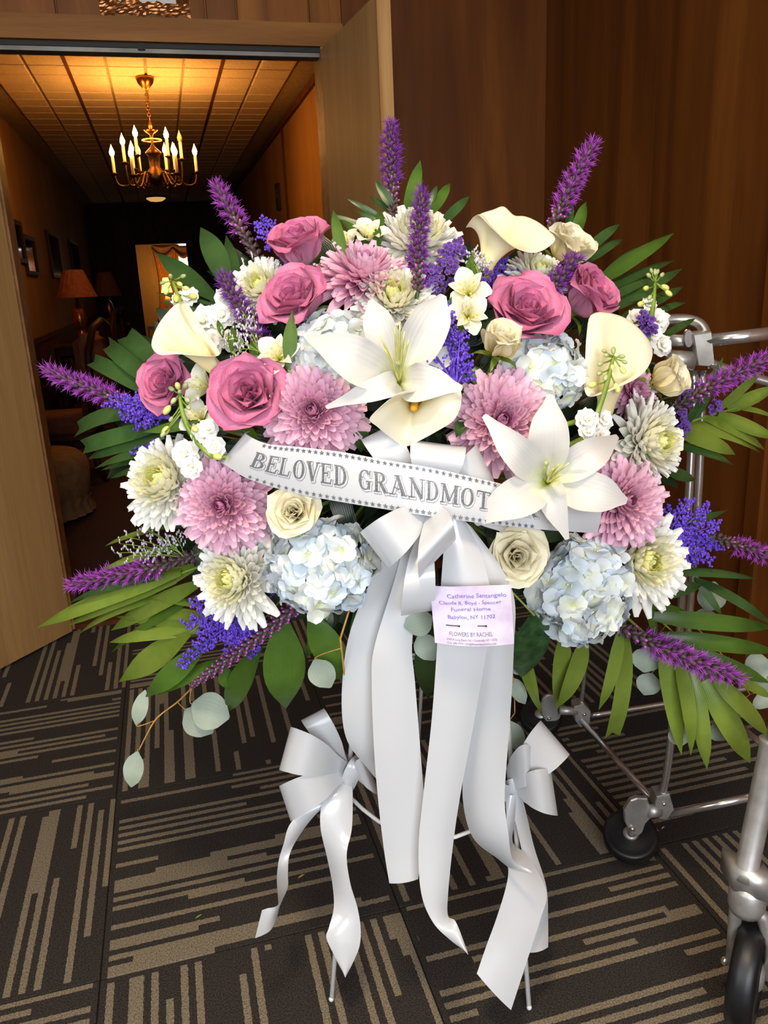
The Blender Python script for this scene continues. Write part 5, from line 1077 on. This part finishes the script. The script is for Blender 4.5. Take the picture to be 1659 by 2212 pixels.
# ---- main bow under the banner
bow = thing('satin_bow', 'large white satin bow with long tails in the middle of the spray', 'bow', pt(900, 1080, 1.04))
loop('loop', (905, 1075), ((780, 950), (850, 915)), 16, 1.06, 1.05, bow)
loop('loop', (935, 1075), ((888, 950), (1007, 966)), 30, 1.05, 1.02, bow)
loop('loop', (960, 1075), ((1030, 960), (1068, 1040)), 18, 1.05, 1.05, bow)
loop('loop', (935, 1085), ((778, 1150), (838, 1228)), 26, 1.035, .985, bow)
loop('loop', (930, 1085), ((985, 1165), (905, 1250)), 22, 1.03, .965, bow)
loop('loop', (915, 1120), ((938, 1318), (866, 1330)), 26, 1.035, 1.0, bow)
loop('loop', (960, 1090), ((1105, 1105), (1090, 1150)), 18, 1.05, 1.04, bow)
loop('loop', (900, 1085), ((720, 1030), (760, 1085)), 16, 1.05, 1.04, bow)
b = MB(); b.ball(pt(930, 1085, 1.03), .018, 12, 8, 0, (1, 1, .9)); obj('knot', b, SATIN, bow)
tails = {}
tails['a2'] = [(840, 1180, 1.06, 885, 1190, 1.06), (780, 1300, 1.07, 850, 1300, 1.07), (748, 1400, 1.075, 815, 1400, 1.07), (738, 1520, 1.085, 806, 1530, 1.085), (750, 1600, 1.10, 808, 1610, 1.10), (790, 1655, 1.12, 816, 1650, 1.12), (815, 1685, 1.13, 822, 1680, 1.13)]
tails['a'] = [(880, 1150, 1.045, 915, 1150, 1.045), (850, 1260, 1.045, 905, 1280, 1.045), (808, 1400, 1.045, 890, 1390, 1.045), (803, 1480, 1.05, 897, 1480, 1.048), (808, 1620, 1.055, 908, 1620, 1.055), (818, 1740, 1.06, 916, 1740, 1.06), (830, 1840, 1.06, 910, 1840, 1.06), (841, 1908, 1.055, 903, 1899, 1.055)]
tails['b2'] = [(985, 1110, 1.02, 1020, 1140, 1.02), (1010, 1200, 1.015, 1085, 1230, 1.02), (1040, 1300, 1.015, 1112, 1300, 1.03), (1045, 1400, 1.02, 1110, 1400, 1.035), (1025, 1520, 1.04, 1104, 1520, 1.045), (1005, 1640, 1.06, 1095, 1640, 1.055), (1000, 1730, 1.08, 1090, 1730, 1.06), (1022, 1810, 1.10, 1098, 1800, 1.06), (1075, 1855, 1.115, 1105, 1850, 1.07), (1110, 1880, 1.10, 1120, 1868, 1.075), (1148, 1884, 1.07, 1147, 1880, 1.07)]
tails['b'] = [(965, 1105, 1.01, 1005, 1125, 1.015), (958, 1190, 1.0, 1040, 1200, 1.005), (950, 1300, 1.0, 1065, 1310, 1.0), (944, 1400, 1.005, 1052, 1400, 1.005), (932, 1560, 1.02, 1024, 1560, 1.02), (914, 1720, 1.03, 994, 1720, 1.03), (904, 1830, 1.03, 978, 1830, 1.035), (910, 1930, 1.02, 968, 1930, 1.03), (935, 1992, 1.01, 968, 1978, 1.03), (972, 2030, 1.0, 985, 1992, 1.01), (1010, 2058, .985, 1010, 2056, .985)]
rib('tail', tails['a2'], bow, .004); rib('tail', tails['a'], bow, .006); rib('tail', tails['b2'], bow, .006); rib('tail', tails['b'], bow, .007)
rib('tail', [(880, 1110, 1.05, 940, 1100, 1.05), (860, 1240, 1.055, 900, 1240, 1.055), (838, 1330, 1.06, 872, 1330, 1.06), (830, 1420, 1.065, 850, 1420, 1.065)], bow, .003)
# ---- bow on the left easel leg
hL = legpt(fl_, tl_, .44); hdL = (hL-CAM).dot(HDIR)-.012
lb = thing('satin_bow', 'white satin bow tied on the left easel leg', 'bow', pt(755, 1665, hdL))
loop('loop', (750, 1660), ((650, 1556), (700, 1530)), 10, hdL+.01, hdL+.01, lb, .05)
loop('loop', (752, 1660), ((628, 1570), (603, 1663)), 12, hdL, hdL-.035, lb)
loop('loop', (752, 1668), ((603, 1698), (628, 1774)), 12, hdL, hdL-.03, lb)
loop('loop', (762, 1668), ((792, 1640), (822, 1718)), 14, hdL, hdL+.0, lb, .02)
rib('knot', [(772, 1628, hdL+.012, 796, 1648, hdL+.012), (758, 1640, hdL-.012, 786, 1652, hdL-.012), (744, 1665, hdL-.02, 776, 1680, hdL-.02), (736, 1690, hdL-.01, 766, 1702, hdL-.01), (735, 1700, hdL+.01, 762, 1708, hdL+.01)], lb, .006)
rib('tail', [(735, 1688, hdL-.01, 752, 1695, hdL-.01), (690, 1725, hdL-.02, 728, 1738, hdL-.02), (630, 1775, hdL-.03, 690, 1752, hdL-.02), (612, 1825, hdL-.03, 650, 1800, hdL-.01), (602, 1860, hdL-.02, 626, 1845, hdL-.02), (598, 1900, hdL-.005, 622, 1885, hdL-.04), (601, 1950, hdL+.0, 621, 1920, hdL-.05), (600, 1975, hdL-.02, 600, 1955, hdL-.05), (584, 2010, hdL-.045, 578, 1962, hdL-.05), (551, 2027, hdL-.06, 566, 1966, hdL-.055)], lb, .003, 60, fwd=.00020)
rib('tail', [(722, 1690, hdL-.01, 760, 1695, hdL-.01), (697, 1730, hdL-.03, 762, 1720, hdL-.02), (692, 1785, hdL-.035, 760, 1790, hdL-.03), (706, 1850, hdL-.02, 749, 1845, hdL-.045), (718, 1910, hdL-.015, 756, 1905, hdL-.04), (721, 1960, hdL-.02, 772, 1960, hdL-.03), (711, 2002, hdL-.032, 779, 2004, hdL-.03), (705, 2026, hdL-.036, 777, 2042, hdL-.034), (722, 2064, hdL-.038, 765, 2074, hdL-.036), (744, 2107, hdL-.04, 748, 2108, hdL-.04)], lb, .005, 60, fwd=.00020)
# ---- bow on the right easel leg
hR_ = legpt(fr_, tr_, .44); hdR = (hR_-CAM).dot(HDIR)-.012
rb_ = thing('satin_bow', 'white satin bow tied on the right easel leg', 'bow', pt(1108, 1695, hdR))
loop('loop', (1106, 1698), ((1168, 1556), (1231, 1630)), 12, hdR, hdR+.0, rb_, .03)
rib('loop', [(1094, 1660, hdR+.0, 1098, 1708, hdR-.005), (1104, 1634, hdR-.02, 1108, 1708, hdR-.015), (1120, 1614, hdR-.04, 1122, 1704, hdR-.03), (1136, 1608, hdR-.046, 1138, 1698, hdR-.04), (1148, 1613, hdR-.034, 1147, 1695, hdR-.03), (1152, 1622, hdR-.01, 1149, 1692, hdR-.01), (1140, 1640, hdR+.01, 1135, 1690, hdR+.005), (1112, 1670, hdR+.01, 1110, 1700, hdR+.005)], rb_, .0, 50)
loop('loop', (1106, 1704), ((1190, 1662), (1205, 1762)), 10, hdR, hdR-.015, rb_, .03)
loop('loop', (1104, 1705), ((1064, 1690), (1072, 1745)), 10, hdR-.01, hdR-.01, rb_, .02)
rib('knot', [(1088, 1690, hdR+.005, 1094, 1722, hdR+.005), (1098, 1684, hdR-.015, 1104, 1720, hdR-.015), (1112, 1682, hdR-.015, 1116, 1716, hdR-.015), (1122, 1688, hdR+.005, 1124, 1712, hdR+.005)], rb_, .004)
rib('tail', [(1098, 1712, hdR-.005, 1124, 1715, hdR-.005), (1112, 1770, hdR-.01, 1134, 1745, hdR+.01), (1130, 1850, hdR+.0, 1154, 1830, hdR+.015), (1148, 1930, hdR-.01, 1180, 1915, hdR+.01), (1146, 2000, hdR-.02, 1184, 1990, hdR+.0), (1144, 2058, hdR-.03, 1184, 2046, hdR-.01)], rb_, .005, 44, fwd=.0002)
rib('tail', [(1092, 1715, hdR-.01, 1116, 1715, hdR-.01), (1094, 1780, hdR-.03, 1112, 1775, hdR-.01), (1090, 1850, hdR-.045, 1108, 1820, hdR+.0), (1098, 1880, hdR-.055, 1140, 1850, hdR-.015), (1092, 1920, hdR-.055, 1180, 1925, hdR-.03), (1072, 1985, hdR-.05, 1166, 1990, hdR-.045), (1050, 2045, hdR-.05, 1142, 2065, hdR-.05), (1030, 2103, hdR-.055, 1104, 2182, hdR-.055)], rb_, .006, 60, fwd=.0002)

# ---- lettered banner
BR = [(548, 930, 1.10, 470, 1000, 1.11), (530, 936, 1.06, 486, 1004, 1.075), (575, 958, 1.03, 540, 1036, 1.045), (650, 966, 1.012, 640, 1066, 1.02), (735, 976, 1.0, 735, 1084, 1.0), (830, 993, .99, 832, 1100, .985), (930, 1010, .985, 928, 1115, .98), (1030, 1032, .995, 1022, 1128, .985), (1110, 1052, 1.01, 1110, 1138, 1.005), (1200, 1075, 1.03, 1195, 1146, 1.025), (1300, 1100, 1.07, 1290, 1152, 1.07)]
BS = surf(BR)
ban = thing('satin_banner', 'white satin banner lettered BELOVED GRANDMOTHER with star borders', 'banner', pt(850, 1040, 1.0))
nv, nu = 70, 9; b = MB()
b.grid([[BS(i/(nv-1), j/(nu-1), .004) for j in range(nu)] for i in range(nv)]); obj('ribbon', b, SATIN, ban)
def bmap(u, v, off):
    e = 1e-3; p = BS(u, v, .004); du = BS(min(1, u+e), v, .004)-BS(max(0, u-e), v, .004); dv = BS(u, min(1, v+e), .004)-BS(u, max(0, v-e), .004)
    n_ = du.cross(dv).normalized(); n_ = n_ if n_.dot(fw) < 0 else -n_
    return p + n_*off
def u_of(px):       # banner parameter whose centre line shows at photo x
    lo, hi = 0.12, 1.0
    for _ in range(30):
        m_ = (lo+hi)/2; c = BS(m_, .5)-CAM; x = c.dot(rt)/c.dot(fw)*FPX+829.5
        if x < px: lo = m_
        else: hi = m_
    return lo
TH, TN = .19, .065
def ln_(x0, y0, x1, y1, w_=TH): return ('l', x0, y0, x1, y1, w_)
def sf(x, y, w_=.34): return ('l', x-w_/2, y, x+w_/2, y, TN)
GL = {'B': [ln_(.24, 0, .24, 1), ('l', .06, .03, .5, .03, TN), ('l', .06, .97, .5, .97, TN), ('l', .24, .53, .55, .53, TN), ('a', .48, .755, .3, .225, -90, 90), ('a', .5, .28, .38, .25, -90, 90)],
      'E': [ln_(.24, 0, .24, 1), ('l', .06, .03, .86, .03, TN), ('l', .06, .97, .84, .97, TN), ('l', .24, .52, .62, .52, TN), ('l', .84, .0, .9, .24, TN), ('l', .82, 1.0, .86, .78, TN), ('l', .62, .4, .62, .64, TN)],
      'L': [ln_(.26, 0, .26, 1), sf(.26, .97), ('l', .06, .03, .86, .03, TN), ('l', .84, .0, .92, .3, TN)],
      'O': [('a', .5, .5, .42, .5, 0, 360)], 'V': [ln_(.2, 1, .52, .02, .2), ('l', .5, .02, .84, 1, TN), sf(.2, .97), sf(.84, .97, .28)],
      'D': [ln_(.24, 0, .24, 1), ('l', .06, .03, .5, .03, TN), ('l', .06, .97, .5, .97, TN), ('a', .46, .5, .44, .47, -90, 90)],
      'G': [('a', .52, .5, .43, .5, 40, 330), ('l', .88, .72, .9, .98, TN), ln_(.82, .06, .82, .42, .15), sf(.78, .44, .36), ('a', .3, .56, .1, .1, 0, 300)],
      'R': [ln_(.24, 0, .24, 1), sf(.24, .03, .4), ('l', .06, .97, .5, .97, TN), ('l', .24, .5, .55, .5, TN), ('a', .5, .74, .32, .235, -90, 90), ln_(.5, .5, .84, .02, .18), ('l', .78, .03, 1.0, .03, TN)],
      'A': [('l', .14, .02, .48, .98, TN), ln_(.46, .98, .84, .02, .2), sf(.14, .03), sf(.84, .03), ('l', .26, .42, .5, .28, TN), ('l', .5, .28, .74, .42, TN), sf(.44, .97, .3)],
      'N': [('l', .18, 0, .18, .98, .09), ln_(.16, .98, .82, .02, .19), ('l', .84, .02, .84, 1, .08), sf(.18, .03), sf(.14, .97, .28), sf(.84, .97)],
      'M': [('l', .14, 0, .18, .98, .08), ln_(.18, .98, .5, .12, .16), ('l', .5, .12, .82, .98, TN), ln_(.84, .0, .82, 1, .17), sf(.14, .03, .26), sf(.84, .03, .3), sf(.14, .97, .24), sf(.86, .97, .24)],
      'T': [ln_(.5, 0, .5, 1), sf(.5, .03, .42), ('l', .06, .96, .94, .96, .08), ('l', .06, .98, .04, .76, TN), ('l', .94, .98, .96, .76, TN)],
      'H': [ln_(.22, 0, .22, 1, .17), ln_(.78, 0, .78, 1, .17), ('l', .22, .52, .78, .52, TN), sf(.22, .03), sf(.78, .03), sf(.22, .97), sf(.78, .97)]}
def glyph_quads(ch, grow=0, dx=0, dy=0):
    out = []
    for s_ in GL[ch]:
        if s_[0] == 'l':
            _, x0, y0, x1, y1, w_ = s_; d = math.hypot(x1-x0, y1-y0); tx, ty = (x1-x0)/d, (y1-y0)/d; h = w_/2+grow; n = max(1, int(d/.3)); x0 -= tx*grow; y0 -= ty*grow; x1 += tx*grow; y1 += ty*grow
            # vertical-ish strokes are measured across, so keep ends square
            for i in range(n):
                a, c = i/n, (i+1)/n; p = (lerp(x0, x1, a), lerp(y0, y1, a)); q = (lerp(x0, x1, c), lerp(y0, y1, c)); out.append([(p[0]-ty*h, p[1]+tx*h), (p[0]+ty*h, p[1]-tx*h), (q[0]+ty*h, q[1]-tx*h), (q[0]-ty*h, q[1]+tx*h)])
        else:
            _, cx, cy, rx, ry, a0, a1 = s_; n = max(6, int(abs(a1-a0)/15))
            for i in range(n):
                qd = []
                for a in (a0+(a1-a0)*i/n, a0+(a1-a0)*(i+1)/n):
                    ca, sa = math.cos(R(a)), math.sin(R(a)); h = (TN/2+(TH-TN)/2*abs(ca)**1.5)*(1 if rx > .2 else .5)+grow; qd.append(((cx+ca*(rx+grow), cy+sa*(ry+grow)), (cx+ca*(rx-2*h+grow), cy+sa*(max(.02, ry-2*h*.8+grow)))))
                out.append([qd[0][0], qd[0][1], qd[1][1], qd[1][0]])
    return [[(x+dx, y+dy) for x, y in q] for q in out]
CAPV0, CAPV1 = .67, .27       # baseline / cap line across the banner
def letter(ch, x0, x1):
    ua, ub = u_of(x0), u_of(x1); e = link_empty = None
    def lay(grow, dx, dy, off):
        b = MB()
        for q in glyph_quads(ch, grow, dx, dy): b.add([bmap(lerp(ua, ub, x), lerp(CAPV0, CAPV1, y), off) for x, y in q], [(0, 1, 2, 3)])
        return b
    b = lay(.0, .0, .0, .0012); b2 = lay(.055, .075, -.06, .0003); b3 = lay(.028, .075, -.06, .0007)
    m_ = MB(); m_.add(b2.v, b2.f, None, 0); m_.add(b3.v, b3.f, None, 1); m_.add(b.v, b.f, None, 0)
    o = obj('letter', m_, [INK_GREY, SATIN], ban, False); return o
for ch, x0, x1 in (('B', 546, 577), ('E', 577, 603), ('L', 604, 629), ('O', 632, 661), ('V', 661, 692), ('E', 693, 719), ('D', 721, 752), ('G', 773, 803), ('R', 806, 838), ('A', 842, 878), ('N', 883, 917), ('D', 919, 949), ('M', 950, 990), ('O', 992, 1024), ('T', 1027, 1058), ('H', 1061, 1094), ('E', 1097, 1123), ('R', 1126, 1160)):
    letter(ch, x0, x1)
for row, v in ((0, .07), (1, .93)):
    for i in range(44):
        px = 556+i*13.8
        if px > 1205: break
        u = u_of(px); c = bmap(u, v, .0009); ta = (BS(u+.002, v)-BS(u-.002, v)).normalized(); tb_ = (BS(u, v-.01)-BS(u, v+.01)).normalized(); r0 = 6.3*mpp(px, 1040, 1.0); b = MB()
        vs = [c] + [c + (ta*math.sin(R(36*q))+tb_*math.cos(R(36*q)))*(r0 if q % 2 == 0 else r0*.42) for q in range(10)]
        b.add(vs, [(0, q+1, (q+1) % 10+1) for q in range(10)]); obj('star', b, INK_GREY, ban, False)

# ---- the card pinned to the ribbon
CR = [(928.6, 1265, .978, 939.6, 1388.6, .972), (972, 1267, .974, 982, 1394, .966), (1016, 1266, .975, 1025, 1396.5, .967), (1060, 1264.5, .979, 1068, 1395, .971), (1103, 1263, .986, 1110.5, 1391, .978)]
CSf = surf(CR); card = thing('message_card', 'lilac florist card with handwritten address pinned to the ribbon', 'card', pt(1020, 1390, .975))
b = MB(); g = [[CSf(i/24, j/10) for j in range(11)] for i in range(25)]; b.grid(g); back = MB(); back.grid([[p + fw*.0006 for p in r] for r in g]); b.add(back.v, back.f, back.uv); obj('sheet', b, CARD, card)
def cmap(u, v, off):
    e = 2e-3; p = CSf(u, v); du = CSf(min(1, u+e), v)-CSf(max(0, u-e), v); dv = CSf(u, min(1, v+e))-CSf(u, max(0, v-e)); n_ = du.cross(dv).normalized(); n_ = n_ if n_.dot(fw) < 0 else -n_
    return p+n_*off
def text_geo(s_):
    cu = bpy.data.curves.new('txt', 'FONT'); cu.body = s_; cu.resolution_u = 3; o = bpy.data.objects.new('txt', cu); COL.objects.link(o); bpy.context.view_layer.update()
    me = o.to_mesh(); vs = [v.co.copy() for v in me.vertices]; fs = [tuple(p.vertices) for p in me.polygons]; o.to_mesh_clear(); bpy.data.objects.remove(o); bpy.data.curves.remove(cu); return vs, fs
def card_line(s_, x0, x1, y0, y1, mat, name, thin=1.0, wob=0):
    """text laid between zoomed card coordinates (0..1 across, 0..1 down); y0 cap line, y1 base line"""
    vs, fs = text_geo(s_); xa = min(v.x for v in vs); xb = max(v.x for v in vs); caph = .69
    b = MB(); b.add([cmap(lerp(x0, x1, (v.x-xa)/(xb-xa)), lerp(y1, y0, v.y/caph) + wob*math.sin(v.x*2.3), .0006) for v in vs], fs); return obj(name, b, mat, card, False)
def cu_(x): return (x-90)/1400.0
def cv_(y): return (y-115)/990.0
card_line('Catherine Santangelo', cu_(378), cu_(1372), cv_(238), cv_(306), INK_PURPLE, 'handwriting', wob=.006)
card_line('Claude R. Boyd - Spencer', cu_(250), cu_(1290), cv_(358), cv_(416), INK_PURPLE, 'handwriting', wob=.006)
card_line('Funeral Home', cu_(430), cu_(1110), cv_(460), cv_(520), INK_PURPLE, 'handwriting', wob=.006)
card_line('Babylon, NY 11702', cu_(368), cu_(1180), cv_(590), cv_(652), INK_PURPLE, 'handwriting', wob=.006)
card_line('FLOWERS BY RACHEL', cu_(372), cu_(1122), cv_(872), cv_(942), INK_TXT, 'printed_line')
card_line('2765A Long Beach Rd \u2022 Oceanside NY 11572', cu_(322), cu_(1184), cv_(985), cv_(1022), INK_TXT, 'printed_line')
card_line('516-208-7979 \u2022 info@flowersbyrachelny.com', cu_(330), cu_(1172), cv_(1048), cv_(1084), INK_TXT, 'printed_line')
for a, c in ((330, 545), (865, 1012)):
    b = MB(); b.tube([cmap(cu_(a), cv_(765), .0008), cmap(cu_((a+c)/2), cv_(765), .0014), cmap(cu_(c), cv_(768), .0012)], .0006, 6); b.ball(cmap(cu_(c), cv_(768), .0014), .0013, 8, 5); obj('pin', b, PIN, card)

# ================================================================== FOLDED CHROME CARRIAGE AT THE RIGHT
J1 = on(1428, 1748, 2, .135); J2 = on(1252, 1552, 2, .135); hJ = (J1-CAM).dot(HDIR)
gur = thing('casket_carriage', 'folded chrome wheeled carriage standing behind the flowers at right', 'carriage', (J1.x, J1.y, 0))
def G(px, py, h=None): return pt(px, py, hJ if h is None else h)
h2 = (J2-CAM).dot(HDIR)
def gtube(name, pts, rpx, mat=None, n=14):
    P = [G(*p) if not isinstance(p, Vector) else p for p in pts]; b = MB(); m_ = max(2, 6*(len(P)-1)); k = mpp(1400, 1500, hJ)
    PP = [interp(P, i/m_) for i in range(m_+1)] if len(P) > 2 else P
    b.tube(PP, rpx*k, n); return obj(name, b, mat or CHROME, gur)
gtube('rail', [J2, J1], 8.5); gtube('rail', [(1275, 1546, h2), (1470, 1514, h2+.02), (1700, 1470, h2+.05)], 7.5); gtube('rail', [(1445, 1758, hJ), (1700, 1706, hJ-.02)], 9.5)
gtube('rail', [(1565, 1535, h2), (1660, 1622, hJ)], 7)
gtube('post', [(1425, 1742, hJ), (1450, 1590, hJ), (1486, 1100, hJ+.03), (1500, 800, hJ+.05)], 8.5); gtube('post', [(1470, 1560, hJ+.03), (1506, 1100, hJ+.05), (1518, 800, hJ+.05)], 8.5)
gtube('post', [(1253, 1540, h2), (1268, 1390, h2), (1300, 900, h2)], 6)
gtube('push_rail', [(1522, 737, hJ+.03), (1700, 716, hJ+.02)], 13); gtube('arm', [(1530, 784, hJ+.04), (1600, 808, hJ+.04), (1700, 836, hJ+.03)], 10); gtube('hoop', [(1400, 694, hJ+.08), (1470, 690, hJ+.08), (1508, 698, hJ+.07), (1524, 722, hJ+.06), (1528, 760, hJ+.06)], 11)
kG = mpp(1400, 1500, hJ)
def plate(name, outline, h, th, mat, bev=.003):
    """flat casting cut to an outline (px) with real thickness"""
    front = [G(x, y, h) for x, y in outline]; c = sum(front, V((0, 0, 0)))/len(front); n = len(front); bk = [p + HDIR*th for p in front]; fr2 = [p.lerp(c, .06)-HDIR*.0025 for p in front]
    b = MB(); b.add(fr2+front+bk, [tuple(range(n-1, -1, -1))] + [(i, (i+1) % n, n+(i+1) % n, n+i) for i in range(n)] + [(n+i, n+(i+1) % n, 2*n+(i+1) % n, 2*n+i) for i in range(n)] + [tuple(range(2*n, 3*n))]); return obj(name, b, mat, gur, False)
plate('clamp', [(1497, 722), (1536, 716), (1543, 784), (1532, 792), (1508, 790)], hJ+.02, .05, CASTMETAL)
gtube('sleeve', [(1438, 776, hJ+.05), (1500, 780, hJ+.04)], 19, CASTMETAL); gtube('sleeve', [(1440, 735, hJ+.06), (1500, 738, hJ+.05)], 12, CASTMETAL)
plate('cam_disc', [(1487+10*math.cos(a), 731+20*math.sin(a)) for a in [2*PI*q/14 for q in range(14)]], hJ+.03, .006, CHROME)
plate('corner_block', [(1418, 1720), (1446, 1714), (1456, 1748), (1440, 1770), (1424, 1768), (1414, 1745)], hJ-.012, .035, CASTMETAL); plate('corner_block', [(1240, 1526), (1262, 1520), (1276, 1536), (1274, 1560), (1254, 1572), (1242, 1556)], h2-.012, .035, CASTMETAL)
for x, y, h in ((1434, 1736, hJ-.014), (1262, 1543, h2-.014)):
    b = MB(); b.ball(G(x, y, h), .006, 8, 5); obj('bolt', b, CHROME, gur)
gtube('stub', [(1400, 1752, hJ-.01), (1424, 1750, hJ-.004)], 15, CASTMETAL); gtube('stub', [(1208, 1534, h2-.01), (1246, 1536, h2-.004)], 12, CASTMETAL)
def wheel(c, axis, r, w_, fork=None):
    M_ = frame(axis, V((0, 0, 1)), c); b = MB(); b.lathe([(r*.30, -w_*.5), (r*.62, -w_*.42), (r*.80, -w_*.40), (r*.9, -w_*.5), (r*.98, -w_*.36), (r, -w_*.12), (r, w_*.12), (r*.98, w_*.36), (r*.9, w_*.5), (r*.80, w_*.40), (r*.62, w_*.42), (r*.30, w_*.5)], 36, M_); o = obj('wheel', b, RUBBER, gur)
    b = MB(); b.lathe([(.001, -w_*.62), (r*.2, -w_*.62), (r*.3, -w_*.46), (r*.3, w_*.46), (r*.2, w_*.62), (.001, w_*.62)], 18, M_); obj('hub', b, CASTMETAL, o)
wc = on(1362, 1806, 2, .050); AXF = V((-.22, -.38, .9)); wheel(wc, AXF, .061, .034)
hw = (wc-CAM).dot(HDIR)
plate('fork', [(1362, 1728), (1376, 1723), (1398, 1724), (1404, 1742), (1406, 1766), (1394, 1778), (1387, 1798), (1378, 1806), (1362, 1800), (1350, 1776), (1348, 1750)], hw-.03, .010, CASTMETAL)
b = MB(); b.ball(G(1366, 1790, hw-.034), .007, 10, 6); b.tube([wc, G(1366, 1796, hw-.026)], .009, 10); obj('bolt', b, CHROME, gur)
w0 = on(1168, 1548, 2, .050); wheel(w0, AXF, .061, .034)
plate('fork', [(1190 + 22*math.cos(a) + 10*math.sin(a)*.3, 1532+32*math.sin(a)) for a in [2*PI*q/16 for q in range(16)]], (w0-CAM).dot(HDIR)-.03, .008, CASTMETAL)
b = MB(); b.ball(G(1186, 1552, (w0-CAM).dot(HDIR)-.034), .006, 10, 6); obj('bolt', b, CHROME, gur)
# tall swivel caster at the right edge
cf = on(1606, 2190, 2, .0); hc = (cf-CAM).dot(HDIR); kc = mpp(1605, 2050, hc); rw = .098
wc2 = V((cf.x, cf.y, rw)) ; vd = V((cf.x, cf.y, 0)).normalized(); ax2 = V((vd.y, -vd.x, 0)); ax2 = (ax2*.985 + vd*-.10).normalized(); wheel(wc2, ax2, rw, .044)
hub = pt(1612, 1958, hc); zt = hub.z; cf = V((hub.x*.5+cf.x*.5, hub.y*.5+cf.y*.5, 0))
for s_ in (-1, 1):
    b = MB(); o_ = ax2*(s_*.030); b.tube([wc2+o_*1.02, wc2+o_+V((0, 0, .07)), V((cf.x, cf.y, zt-.012))+o_*.7, hub+V((0, 0, .006))], [.008, .0095, .013, .013], 10); obj('fork_leg', b, CASTMETAL, gur)
    b = MB(); b.ball(wc2+o_*1.28, .008, 8, 5); obj('bolt', b, CHROME, gur)
ptop = pt(1668, 1610, hc+.02); pb = pt(1612, 1880, hc)
b = MB(); hb = hub+V((0, 0, .004)); b.lathe([(.001, -.012), (.026, -.012), (.03, 0), (.03, .035), (.022, .045), (.001, .045)], 18, Matrix.Translation(hb)); b.obox(hb.lerp(pb, .5)+V((0, 0, .024)), ax2*.032, HDIR*.026, V((0, 0, .022))); obj('swivel_housing', b, CASTMETAL, gur)
d_ = (ptop-pb); b = MB(); b.tube([pb-d_*.06, pb, pb+d_*.02, ptop, ptop+d_*.03, ptop+d_*.04], [.021, .021, .019, .019, .021, .021], 18); obj('leg_tube', b, CASTMETAL, gur)
b = MB(); b.tube([ptop, ptop+d_*1.2], .012, 14); obj('post', b, CHROME, gur)
# scraps fallen on the carpet
for i, (px, py, ln, mat, lab) in enumerate(((1433, 1788, .012, LILY, 'fallen white petal scrap beside the small black wheel'), (430, 1980, .016, GSTEM, 'tiny green stem scrap on the striped carpet'), (652, 1893, .018, TWIG, 'pale straw scrap on the carpet left of the ribbon'))):
    p = on(px, py, 2, .0025); t = tag(obj('plant_scrap', MB().grid(blade(p-V((ln/2, ln*.2, 0)), p+V((ln/2, ln*.3, 0)), ln*.3, V((0, 0, 1)), .06)), mat), lab, 'scrap')
for o in bpy.data.objects:
    if '_local' in o: del o['_local']
